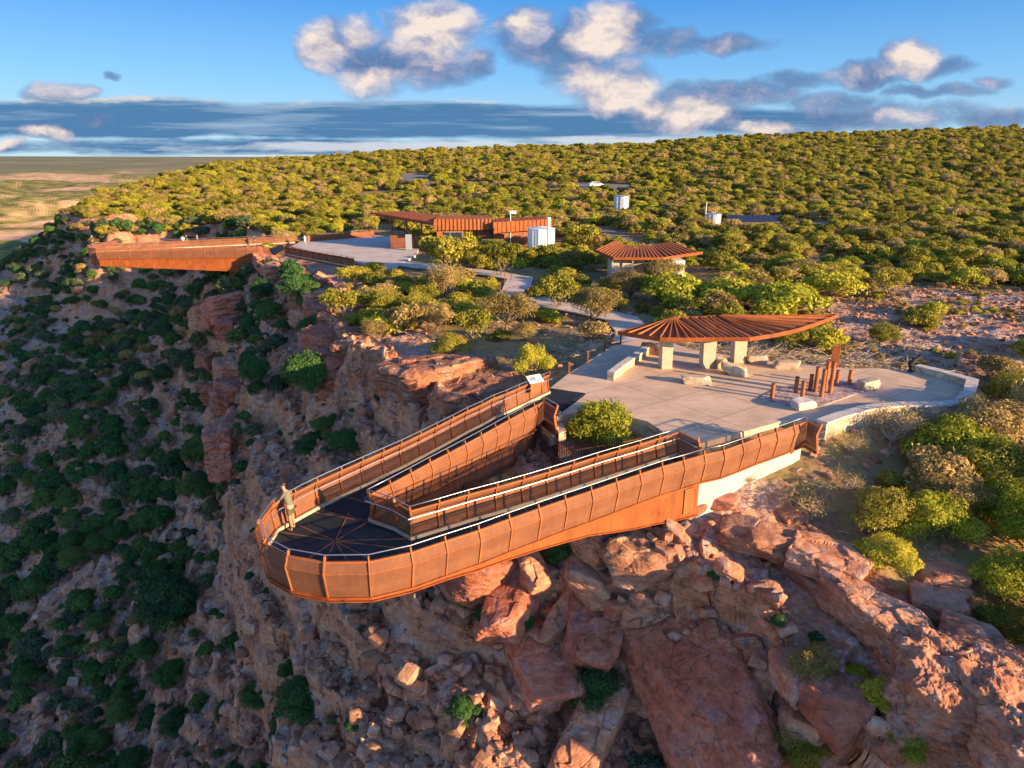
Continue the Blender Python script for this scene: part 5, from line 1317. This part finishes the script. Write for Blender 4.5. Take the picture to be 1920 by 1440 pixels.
def gn_stuff(name, X, Y, Z, RZ, S, protos, label, cat, tilt=None, pick=None):
    n = len(X); me = bpy.data.meshes.new(name); me.vertices.add(n); me.vertices.foreach_set('co', np.stack([X, Y, Z], 1).astype(np.float32).ravel())
    a = me.attributes.new('rot', 'FLOAT_VECTOR', 'POINT'); R = np.zeros((n, 3), np.float32); R[:, 2] = RZ
    if tilt is not None: R[:, :2] = tilt
    a.data.foreach_set('vector', R.ravel())
    a = me.attributes.new('scl', 'FLOAT_VECTOR', 'POINT'); a.data.foreach_set('vector', np.asarray(S, np.float32).reshape(n, 3).ravel())
    a = me.attributes.new('pick', 'INT', 'POINT'); a.data.foreach_set('value', (np.arange(n) % len(protos) if pick is None else pick).astype(np.int32)); me.update()
    pc = bpy.data.collections.new(name+'_source')
    for k, pm in enumerate(protos): po = bpy.data.objects.new('%s_%02d' % (name, k), pm); pc.objects.link(po)
    ng = bpy.data.node_groups.new(name, 'GeometryNodeTree'); ng.interface.new_socket('Geometry', in_out='INPUT', socket_type='NodeSocketGeometry'); ng.interface.new_socket('Geometry', in_out='OUTPUT', socket_type='NodeSocketGeometry')
    N = ng.nodes; gi = N.new('NodeGroupInput'); go = N.new('NodeGroupOutput'); m2p = N.new('GeometryNodeMeshToPoints'); ip = N.new('GeometryNodeInstanceOnPoints'); ci = N.new('GeometryNodeCollectionInfo')
    ci.inputs['Collection'].default_value = pc; ci.inputs['Separate Children'].default_value = True; ci.inputs['Reset Children'].default_value = True
    def at(nm, t): q = N.new('GeometryNodeInputNamedAttribute'); q.data_type = t; q.inputs['Name'].default_value = nm; return q.outputs['Attribute']
    L = ng.links; L.new(gi.outputs[0], m2p.inputs['Mesh']); L.new(m2p.outputs[0], ip.inputs['Points']); L.new(ci.outputs[0], ip.inputs['Instance']); ip.inputs['Pick Instance'].default_value = True
    L.new(at('pick', 'INT'), ip.inputs['Instance Index']); L.new(at('rot', 'FLOAT_VECTOR'), ip.inputs['Rotation']); L.new(at('scl', 'FLOAT_VECTOR'), ip.inputs['Scale']); L.new(ip.outputs[0], go.inputs[0])
    o = bpy.data.objects.new(name, me); COL.objects.link(o); md = o.modifiers.new('scatter', 'NODES'); md.node_group = ng
    tag(o, label, cat, kind='stuff'); return o
def joined(kind, v):
    c, t, w, h = PROTO[kind][v]; key = (kind, c.name)
    if key not in JOIN: o = plant(kind, (0,0,0), 1, parts=False, var=v, label='x'); bpy.data.objects.remove(o)
    return JOIN[key]
pr = [joined('bush', v) for v in range(4)]+[joined('bright', 0), joined('bright', 1), joined('olive', 0), joined('olive', 1), joined('tree', 0), joined('tree', 1)]
km = {'bush': [0,1,2,3], 'bright': [4,5], 'olive': [6,7], 'tree': [8,9]}
ii = idx[rest]; pick = np.array([km[kinds[j]][rs.randint(len(km[kinds[j]]))] for j in rest]); s = W[rest]/3.0
gn_stuff('plateau_scrub', X[ii], Y[ii], Z[ii]-.1, rs.uniform(0, 6.28, len(ii)), np.stack([s, s, s*rs.uniform(.75, 1.15, len(ii))], 1), pr, 'continuous yellow-green bushland covering the plateau up to the skyline', 'scrub', pick=pick)
print('plateau bushes', len(idx), round(time.time()-T0, 1), flush=True)
# gorge slope shrubs
pts = scatter(None, [(-75, 12, 14, 60, 1.6), (-200, -5, 60, 215, 2.15)], 8)
X, Y, ST = pts.T; Z, SD, _ = terrain(X, Y)
fw = Y*math.cos(PITCH)-(Z-CAMH)*math.sin(PITCH); upc = Y*math.sin(PITCH)+(Z-CAMH)*math.cos(PITCH)
PXs = 960+FPX*X/np.maximum(fw, 1); PYs = 720-FPX*upc/np.maximum(fw, 1)
# shrubs follow the broad drainage line down the middle of the slope
v = (PYs-420)/1020; axis = 310-200*v; band = np.exp(-((PXs-axis)/(200-70*v))**2)
prob = .10 + 1.7*band*(1-.30*v) + .22*sstep(60, 0, np.abs(PXs-60))*0.4 + 1.3*sstep(540, 470, PYs)
prob = prob*sstep(-.55, .0, fbm2(X/7, Y/7, 3, 97)+.1)
prob = np.where((PXs > 700), .015, prob); prob = np.where((PXs > 620) & (PYs > 1120), .01, prob)
keep = (SD < -.6) & (PXs > -200) & (PXs < 1250) & (PYs > 380) & (PYs < 1560) & (rs.rand(len(X)) < prob)
for x, y, r in placed: keep &= np.hypot(X-x, Y-y) > r
keep &= pdist(X, Y, LOOP) > .8
idx = np.where(keep)[0]; W = ST[idx]*(.8+.95*rs.rand(len(idx)))
order = np.argsort(-(W/np.maximum(fw[idx], 5))*((PXs[idx] > -10) & (PXs[idx] < 1930) & (PYs[idx] < 1445)))
NG = 260
for r_, j in enumerate(order[:NG]):
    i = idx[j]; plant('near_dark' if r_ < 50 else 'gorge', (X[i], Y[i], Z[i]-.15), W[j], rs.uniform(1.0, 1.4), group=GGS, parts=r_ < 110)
rest = order[NG:]; ii = idx[rest]; s = W[rest]/3.0
xt = rs.uniform(-170, 12, 9000); yt = rs.uniform(14, 190, 9000); zt, st_, _ = terrain(xt, yt); okk = (st_ < -.5) & (rs.rand(9000) < sstep(-.4, .3, fbm2(xt/6, yt/6, 3, 131))) & (pdist(xt, yt, LOOP) > .5)
xt, yt, zt = xt[okk], yt[okk], zt[okk]; s2 = rs.uniform(.12, .36, len(xt))
if len(ii): gn_stuff('gorge_scrub', np.append(X[ii], xt), np.append(Y[ii], yt), np.append(Z[ii]-.12, zt-.05), rs.uniform(0, 6.28, len(ii)+len(xt)), np.stack([np.append(s, s2), np.append(s, s2), np.append(s, s2)*rs.uniform(.9, 1.3, len(ii)+len(xt))], 1), [joined('gorge', v) for v in range(5)]+[joined('olive', 0)], 'mass of small dark green shrubs on the far part of the shaded slope', 'scrub')
print('gorge shrubs', len(idx), round(time.time()-T0, 1), flush=True)
# loose stones on the slopes and on the stony ground
def stones(n, fn, smin, smax, name, label, seed, mat):
    rs = np.random.RandomState(seed); px = rs.uniform(-120, 2040, n*3); 
    x, y = fn(rs, n); z, sd, rk = terrain(x, y); 
    ok = (pdist(x, y, LOOP) > .3) & (pdist(x, y, PLAZA) > .3) if name != 'slope_rubble' else (sd < .5)
    fw = y*math.cos(PITCH)-(z-CAMH)*math.sin(PITCH); ppx = 960+FPX*x/np.maximum(fw, 1); ok &= (ppx > -250) & (ppx < 2170)
    x, y, z = x[ok], y[ok], z[ok]; m = len(x); s = smin*(smax/smin)**(rs.rand(m)**2.2)
    s = s*(1+np.hypot(x, y)/120)
    pr = []
    for k in range(5):
        me = rock_mesh('stone', (1, .8, .55), 500+k+seed, 5, 6, .04, .0); me.materials.append(M[mat if k % 2 else 'rubble']); pr.append(me)
    gn_stuff(name, x, y, z+s*.08, rs.uniform(0, 6.28, m), np.stack([s, s*rs.uniform(.7, 1.2, m), s*rs.uniform(.7, 1.3, m)], 1), pr, label, 'stones', tilt=rs.uniform(-.5, .5, (m, 2)))
def f_slope(rs, n):
    r = 14*(160/14)**rs.rand(n); th = rs.uniform(-.8, .45, n); return np.sin(th)*r, np.cos(th)*r
stones(34000, f_slope, .10, .9, 'slope_rubble', 'loose angular stones scattered over the shaded gorge slope', 21, 'rock')
def f_stony(rs, n):
    a = rs.uniform(0, 6.28, n); q = np.sqrt(rs.rand(n)); return 38+19*q*np.cos(a), 57+15*q*np.sin(a)
stones(3200, f_stony, .06, .34, 'stony_ground', 'orange stones strewn over the bare ground behind the plaza', 22, 'rock')
def f_near(rs, n): return rs.uniform(-18, 34, n), rs.uniform(18, 75, n)
stones(2600, f_near, .08, .5, 'plateau_stones', 'small stones on the bare soil between the plateau bushes', 23, 'rock')
rs = np.random.RandomState(61); xq, yq = f_stony(rs, 900); zq, sq, _ = terrain(xq, yq); okq = (pdist(xq, yq, PLAZA) > .5) & (rs.rand(900) < sstep(-.3, .3, fbm2(xq/5, yq/5, 2, 62))); xq, yq, zq = xq[okq], yq[okq], zq[okq]; sq = rs.uniform(.12, .34, len(xq))
gn_stuff('low_scrub', xq, yq, zq-.04, rs.uniform(0, 6.28, len(xq)), np.stack([sq, sq, sq], 1), [joined('olive', 0), joined('olive', 1), joined('bright', 0)], 'low dry scrub tufts on the stony ground behind the plaza', 'scrub')
# fallen bleached branches
def twigs(n, fn, seed, name, label, ln=(.5, 1.8)):
    rs = np.random.RandomState(seed); x, y = fn(rs, n); z, sd, _ = terrain(x, y); ok = (pdist(x, y, PLAZA) > .4) & (sd > .2) & (pdist(x, y, LOOP) > .3) & (np.abs(sdist(x, y, PATH_PTS)) > 1.8); r = random.Random(seed); m = MB()
    for a, b, c in zip(x[ok], y[ok], z[ok]):
        L = r.uniform(*ln); an = r.uniform(0, 6.28); p0 = Vector((a, b, c+.05)); d = Vector((math.cos(an), math.sin(an), r.uniform(-.05, .45)))*L
        mid = p0+d*.5+Vector((r.uniform(-.1,.1), r.uniform(-.1,.1), .08))*L; t = r.uniform(.012, .035)
        m.tube([p0, mid, p0+d], t, 4, t*.3, cap=False)
        for k in range(2):
            q = p0.lerp(p0+d, r.uniform(.3, .8)); e = Vector((math.cos(an+r.choice((-.8,.8))), math.sin(an+r.choice((-.8,.8))), r.uniform(.1,.5)))*L*.45; m.tube([q, q+e], t*.6, 4, t*.15, cap=False)
    me = bpy.data.meshes.new(name); me.from_pydata(m.v, [], m.f); me.update(); o = link(name, me, M['deadwood']); tag(o, label, 'branches', kind='stuff')
def f_back(rs, n):
    t = rs.rand(n); return 4+26*t+rs.normal(0, 1.2, n), 47.5-3.2*t+np.abs(rs.normal(0, 3.2, n))
twigs(900, f_back, 31, 'fallen_branches', 'bleached fallen branches and twigs behind the plaza edge')
def f_rim(rs, n): return rs.uniform(-14, 34, n), rs.uniform(20, 75, n)
twigs(1500, f_rim, 32, 'twig_litter', 'dry twigs scattered on the soil under the plateau bushes', (.3, 1.2))
print('veg', round(time.time()-T0, 1), flush=True)
# ------------------------------------------------------------------ people
SKIN = mat_plain('skin', (0.40,0.22,0.14), .6, 0, .05, 3, 0); 
def cloth(n, c): return mat_plain(n, c, .9, 0, .1, 6, .2, 30)
C_SHIRT = cloth('beige_shirt', (.15,.135,.09)); C_SHORT = cloth('olive_shorts', (.11,.095,.04)); C_HAIR = cloth('brown_hair', (.10,.05,.025)); C_SOCK = cloth('dark_socks', (.03,.03,.03)); C_WHITE = cloth('white_shirt', (.75,.75,.75)); C_DK = cloth('dark_clothes', (.05,.06,.08)); C_SHOE = cloth('tan_shoes', (.45,.36,.22))
def skin_body(name, joints, edges, mat, parent, sub=2):
    me = bpy.data.meshes.new(name); me.from_pydata([j[0] for j in joints], edges, []); o = bpy.data.objects.new(name, me); COL.objects.link(o)
    md = o.modifiers.new('s', 'SKIN'); md.use_smooth_shade = True
    for i, j in enumerate(joints):
        r = j[1]; r = r if isinstance(r, tuple) else (r, r); me.skin_vertices[0].data[i].radius = r
    me.skin_vertices[0].data[0].use_root = True
    sb = o.modifiers.new('u', 'SUBSURF'); sb.levels = sub; sb.render_levels = sub
    dg = bpy.context.evaluated_depsgraph_get(); ev = o.evaluated_get(dg); nm = bpy.data.meshes.new_from_object(ev)
    bpy.data.objects.remove(o); nm.name = name; nm.polygons.foreach_set('use_smooth', [True]*len(nm.polygons)); return link(name, nm, mat, parent)
def person(loc, rz, label, shirt, shorts, pose='stand', scale=1.0, group=None, detail=True, hat=None):
    r = empty('person', loc, rz); r.scale = (scale,)*3; tag(r, label, 'person', group)
    # figure faces +Y; left = -X
    lean = .16 if pose == 'lean' else 0
    if pose == 'lean':
        arms = [((-.19,.10,1.40),.052),((-.27,.30,1.17),.043),((-.21,.50,1.20),.033),((-.20,.58,1.215),.026)], [((.19,.10,1.40),.052),((.28,.30,1.17),.043),((.24,.50,1.20),.033),((.23,.58,1.215),.026)]
    else:
        arms = [((-.19,0,1.42),.052),((-.26,-.02,1.15),.043),((-.26,.12,.94),.033),((-.25,.16,.87),.026)], [((.19,0,1.42),.052),((.26,-.02,1.15),.043),((.27,.06,.92),.033),((.27,.08,.84),.026)]
    J = [((0,.0,.95),(.15,.105)),((0,.02+lean*.3,1.12),(.135,.095)),((0,.02+lean*.7,1.32),(.165,.11)),((0,.02+lean,1.45),(.09,.07)),((0,.03+lean*1.2,1.52),(.052,.055)),((0,.06+lean*1.35,1.60),(.07,.085)),((0,.06+lean*1.4,1.70),(.078,.098)),((0,.05+lean*1.4,1.76),(.05,.06))]
    E = [(0,1),(1,2),(2,3),(3,4),(4,5),(5,6),(6,7)]
    for arm in arms:
        b = len(J); J += arm; E += [(3, b), (b, b+1), (b+1, b+2), (b+2, b+3)]
        hnd = Vector(arm[-1][0]); 
        if detail:
            dirv = (Vector(arm[-1][0])-Vector(arm[-2][0])).normalized(); sx = 1 if hnd.x > 0 else -1
            for f in range(4):
                k = len(J); J += [(tuple(hnd+Vector(((f-1.5)*.019,0,0))+dirv*.03), .009), (tuple(hnd+Vector(((f-1.5)*.022,0,-.02))+dirv*(.075-.006*abs(f-1.5))), .0075)]; E += [(b+3, k), (k, k+1)]
            k = len(J); J += [(tuple(hnd+Vector((-sx*.04,0,0))+dirv*.01), .01), (tuple(hnd+Vector((-sx*.05,0,-.01))+dirv*.05), .008)]; E += [(b+3, k), (k, k+1)]
    for s in (-1, 1):
        st = .0 if pose != 'lean' else s*.05
        b = len(J); J += [((s*.09,.0,.86),(.09,.095)),((s*.10,.03+st,.50),.058),((s*.105,-.02+st,.28),.055),((s*.105,-.02+st,.08),.036),((s*.115,.07+st,.035),(.04,.03)),((s*.12,.15+st,.03),(.035,.022))]
        E += [(0, b), (b, b+1), (b+1, b+2), (b+2, b+3), (b+3, b+4), (b+4, b+5)]
    skin_body('body', J, E, SKIN, r)
    g_ = 1.13
    # shirt with sleeves
    Js = [((0,.0,.90),(.165,.12)),((0,.01+lean*.3,1.12),(.158,.115)),((0,.02+lean*.7,1.32),(.185,.13)),((0,.02+lean,1.46),(.095,.08))]; Es = [(0,1),(1,2),(2,3)]
    for arm in arms:
        b = len(Js); a0 = Vector(arm[0][0]); a1 = Vector(arm[1][0]); Js += [(tuple(a0), .068), (tuple(a0.lerp(a1, .75)), .062)]; Es += [(3, b), (b, b+1)]
    skin_body('shirt', Js, Es, shirt, r)
    Jp = [((0,0,.95),(.16,.115))]; Ep = []
    for s in (-1, 1):
        st = .0 if pose != 'lean' else s*.05
        b = len(Jp); Jp += [((s*.09,.0,.84),(.105,.11)),((s*.10,.025+st*.8,.58),(.085,.09))]; Ep += [(0, b), (b, b+1)]
    skin_body('shorts', Jp, Ep, shorts, r)
    hy = .05+lean*1.4
    skin_body('hair', [((0,hy-.02,1.66),(.075,.09)),((0,hy-.02,1.745),(.082,.10)),((0,hy-.005,1.79),(.055,.07))], [(0,1),(1,2)], hat or C_HAIR, r)
    # face
    for s in (-1, 1):
        MB().box((s*.032, hy+.098, 1.685), (.022,.012,.012)).build('eye', C_SOCK, r); 
        st = .0 if pose != 'lean' else s*.05
        skin_body('sock', [((s*.105,-.02+st,.30),.05),((s*.105,-.02+st,.10),.045)], [(0,1)], C_SOCK, r, 1)
        skin_body('shoe', [((s*.105,-.04+st,.045),(.05,.045)),((s*.115,.07+st,.04),(.052,.04)),((s*.12,.17+st,.035),(.042,.03))], [(0,1),(1,2)], C_SHOE, r, 1)
    MB().add([(-.014,hy+.095,1.65),(.014,hy+.095,1.65),(0,hy+.125,1.652),(0,hy+.10,1.69)], [(0,1,2),(0,2,3),(1,3,2),(0,3,1)]).build('nose', SKIN, r)
    return r
pp = P(549,992,0)
person((pp.x, pp.y, .0), math.radians(62), 'person in a beige shirt and olive shorts leaning on the railing at the skywalk tip', C_SHIRT, C_SHORT, 'lean', 1.02)
for px, py, rz, lb, a, b, ht in ((573,461,1.2,'person in pale clothes standing alone at the edge of the far plaza',C_WHITE,C_WHITE,None),(176,464,2.0,'person with a white hat at the very tip of the far skywalk',C_DK,C_DK,C_WHITE),(345,463,.5,'person in a white top midway along the far skywalk',C_WHITE,C_DK,None),
        (352,462,2.2,'person in dark clothes beside the one in the white top',C_DK,C_DK,None),(371,461,-1,'person in grey, right of the pair on the far skywalk',cloth('grey_top',(.3,.3,.32)),C_DK,None),(478,463,.3,'person in dark clothes alone near the landward end of the far skywalk',C_DK,C_DK,None)):
    q = P(px, py, 0.0); person((q.x, q.y, 0.02), rz, lb, a, b, 'stand', 1.0, 'visitors on the far skywalk', False, ht)
# ------------------------------------------------------------------ light, sky
EXPO = 1.45
SUN_EL = math.radians(12.0); SUN_DIR = Vector((0.865, -0.50, 0)).normalized()
sd_ = Vector((SUN_DIR.x*math.cos(SUN_EL), SUN_DIR.y*math.cos(SUN_EL), math.sin(SUN_EL)))
sl = bpy.data.lights.new('sun', 'SUN'); sl.energy = 5.0; sl.angle = math.radians(0.5); sl.color = (1.0, 0.69, 0.37)
so = bpy.data.objects.new('sun', sl); COL.objects.link(so); so.rotation_euler = sd_.to_track_quat('Z', 'Y').to_euler(); so.location = (40, -30, 60)
w = bpy.data.worlds.new('World'); SC.world = w; w.use_nodes = True; nt = w.node_tree; nt.nodes.clear(); g = G(nt)
out = g.n('ShaderNodeOutputWorld'); bg = g.n('ShaderNodeBackground'); g.l(bg.outputs[0], out.inputs[0])
sk = g.n('ShaderNodeTexSky', sky_type='NISHITA'); sk.sun_disc = False; sk.sun_elevation = SUN_EL; sk.sun_rotation = math.atan2(SUN_DIR.x, SUN_DIR.y)
sk.air_density = 1.0; sk.dust_density = 0.3; sk.ozone_density = 3.0
BGS = 0.15; bg.inputs[1].default_value = BGS; KS = 1.0/(BGS*2**EXPO)
def lin(c): return tuple((((v/255)+.055)/1.055)**2.4 if v > 10 else v/255/12.92 for v in c)
def skc(c): return tuple(v*KS for v in lin(c))
tc = g.n('ShaderNodeTexCoord'); sx = g.n('ShaderNodeSeparateXYZ'); g.l(tc.outputs['Generated'], sx.inputs[0])
yy = g.math('MAXIMUM', sx.outputs[1], 0.08); U = g.math('DIVIDE', sx.outputs[0], yy); V = g.math('DIVIDE', sx.outputs[2], yy)
front = g.maprange(sx.outputs[1], 0.1, 0.3)
def UV(px, py):
    v = py-720; d = math.sin(PITCH)*FPX+math.cos(PITCH)*v; gg = math.cos(PITCH)*FPX-math.sin(PITCH)*v; return (px-960)/gg, -d/gg
uv0 = g.n('ShaderNodeCombineXYZ'); g.l(U, uv0.inputs[0]); g.l(V, uv0.inputs[1])
wn = g.n('ShaderNodeTexNoise'); wn.inputs['Scale'].default_value = 16; wn.inputs['Detail'].default_value = 4; g.l(uv0.outputs[0], wn.inputs['Vector'])
w1 = g.n('ShaderNodeVectorMath', operation='SUBTRACT'); g.l(wn.outputs[1], w1.inputs[0]); w1.inputs[1].default_value = (.5,.5,.5)
uvn = g.n('ShaderNodeVectorMath', operation='MULTIPLY_ADD'); g.l(w1.outputs[0], uvn.inputs[0]); uvn.inputs[1].default_value = (.055,.030,0); g.l(uv0.outputs[0], uvn.inputs[2])
el = g.math('DIVIDE', sx.outputs[2], 1.0)
grad = g.ramp(g.maprange(sx.outputs[2], -0.02, 0.5), (0.0, skc((190,222,238))), (0.10, skc((165,208,238))), (0.24, skc((120,186,238))), (0.42, skc((52,142,222))), (0.55, skc((28,110,205))), (1.0, skc((20,80,170))))
sky = g.mix(g.math('MULTIPLY', front, 0.85), g.mix(1.0, sk.outputs[0], (0.64,0.73,0.90), 'MULTIPLY'), grad)
def blobsum(blobs, src=None):
    src = src or uvn
    s = None
    for (px, py, rx, ry, a) in blobs:
        bu, bv = UV(px, py); iu = 1340/rx; iv = 1340/ry
        m = g.n('ShaderNodeVectorMath', operation='MULTIPLY_ADD'); g.l(src.outputs[0], m.inputs[0]); m.inputs[1].default_value = (iu, iv, 0); m.inputs[2].default_value = (-bu*iu, -bv*iv, 0)
        d = g.n('ShaderNodeVectorMath', operation='DOT_PRODUCT'); g.l(m.outputs[0], d.inputs[0]); g.l(m.outputs[0], d.inputs[1])
        q = g.math('MULTIPLY_ADD', d.outputs['Value'], -a, a)
        s = q if s is None else g.math('MAXIMUM', s, q)
    return g.math('MAXIMUM', s, -0.6)
def cnoise(du, dv, nsc, off, st, det=6):
    uvn = uv0 if st[1] > 2 else globals()['uvn']
    m = g.n('ShaderNodeVectorMath', operation='MULTIPLY_ADD'); g.l(uvn.outputs[0], m.inputs[0]); m.inputs[1].default_value = (st[0], st[1], 0); m.inputs[2].default_value = (du*st[0], dv*st[1], off)
    return g.noise(m.outputs[0], nsc, det, 0.60, 0.1)
CUM = [(610,90,62,55,1),(665,75,60,38,.9),(715,120,120,55,1),(815,52,95,60,1),(780,120,130,50,.9),(890,120,40,30,.7),(985,50,60,42,.9),(1060,85,150,42,.9),(1140,60,120,50,1),(1230,80,90,32,.8),(1350,78,110,16,.7),
       (1140,165,105,55,1),(1080,125,80,50,.8),(1290,205,120,48,1),(1400,170,120,28,.8),(1480,150,90,18,.6),(1440,238,60,18,.8),(1705,108,62,42,1),(1625,140,80,26,.9),(1785,125,60,20,.7),(1560,190,130,18,.55),(1760,170,130,12,.6),(1680,215,180,30,.7),(1870,155,40,10,.5),
       (110,172,70,18,.8),(218,145,24,9,.6),(90,250,55,16,.8),(10,268,40,10,.7),(175,228,40,12,.5),(1850,225,120,20,.6)]
LX, LV = 0.010, 0.012
bs = blobsum(CUM); n0 = cnoise(0, 0, 13.0, 0, (1, 1.7), 7); n1 = cnoise(-0.008, 0.014, 13.0, 0, (1, 1.7), 5)
d0 = g.math('ADD', bs, g.math('MULTIPLY', g.math('SUBTRACT', n0, 0.5), 1.9))
a_c = g.math('MULTIPLY', g.ramp(g.maprange(d0, -0.08, 0.85), (0.0, 0.0), (.5, .72), (1.0, 1.0)), front)
LITB = [(592,85,44,50,1),(668,55,48,24,.9),(690,150,110,20,.8),(820,48,95,58,1),(988,42,42,32,1),(1135,52,62,52,1),(1140,170,105,50,1),(1075,185,50,26,.8),(1285,215,95,34,.9),(1430,238,50,15,.9),(1715,98,50,38,1),(110,168,50,14,1),(90,250,55,12,1),(1700,215,60,16,.6),(10,266,40,10,1)]
ls = blobsum(LITB)
lit = g.maprange(g.math('ADD', g.math('ADD', ls, g.math('MULTIPLY', g.math('SUBTRACT', n0, n1), 3.2)), g.math('MULTIPLY', g.math('SUBTRACT', n0, 0.5), 2.6)), -0.9, 1.15)
bigsh = cnoise(0.3, 0, 9.0, 2, (1, 1), 2)
lit = g.math('ADD', lit, 0.0, None, True)
ccol = g.ramp(lit, (0.08, skc((98,130,176))), (0.38, skc((140,154,190))), (0.62, skc((188,184,200))), (1.0, skc((248,232,220))))
# long stratus bank low over the horizon
STR = [(200,222,420,38,1),(700,225,480,36,1),(1050,232,320,34,.9),(-150,225,300,40,1),(1400,228,260,26,.6),(500,275,700,18,.45)]
es = blobsum(STR, uv0); m0 = cnoise(0, 0, 7.0, 3, (1, 4)); m1 = cnoise(0, .012, 7.0, 3, (1, 4), 4)
e0 = g.math('ADD', es, g.math('MULTIPLY', g.math('SUBTRACT', m0, 0.5), 1.3)); a_s = g.math('MULTIPLY', g.maprange(e0, 0.0, 0.35), front)
vtop = g.maprange(V, UV(0,222)[1], UV(0,186)[1])
sl_ = g.math('MULTIPLY', g.maprange(g.math('ADD', g.math('MULTIPLY', g.math('SUBTRACT', m0, m1), 1.5), vtop), .55, 1.05), 1.0)
scol = g.ramp(sl_, (0.0, skc((84,132,178))), (0.45, skc((108,150,190))), (1.0, skc((222,216,214))))
stn = cnoise(0, 0, 3.0, 9, (1.5, 26), 4)
scol = g.mix(g.math('MULTIPLY', g.maprange(stn, .50, .72), .55), scol, skc((190,212,232)))
f0 = g.math('ADD', blobsum([(900,277,620,12,1),(560,297,260,8,1),(1150,262,180,8,.8)], uv0), g.math('MULTIPLY', g.math('SUBTRACT', cnoise(0, 0, 9.0, 7, (1, 6), 5), 0.5), 2.2))
col = g.mix(a_s, sky, scol); col = g.mix(g.math('MULTIPLY', g.math('MULTIPLY', g.maprange(f0, .1, .6), front), .75), col, skc((226,230,236))); col = g.mix(a_c, col, ccol)
g.l(col, bg.inputs[0])
w.cycles.sampling_method = 'MANUAL'; w.cycles.sample_map_resolution = 512
SC.view_settings.view_transform = 'Standard'; SC.view_settings.look = 'None'; SC.view_settings.exposure = EXPO; SC.view_settings.gamma = 1
SC.cycles.use_adaptive_sampling = True; SC.cycles.adaptive_threshold = 0.03; SC.cycles.max_bounces = 4; SC.cycles.diffuse_bounces = 2; SC.cycles.glossy_bounces = 2; SC.cycles.transparent_max_bounces = 12; SC.cycles.transmission_bounces = 2; SC.cycles.caustics_reflective = False; SC.cycles.caustics_refractive = False
print('total', round(time.time()-T0, 1), flush=True)
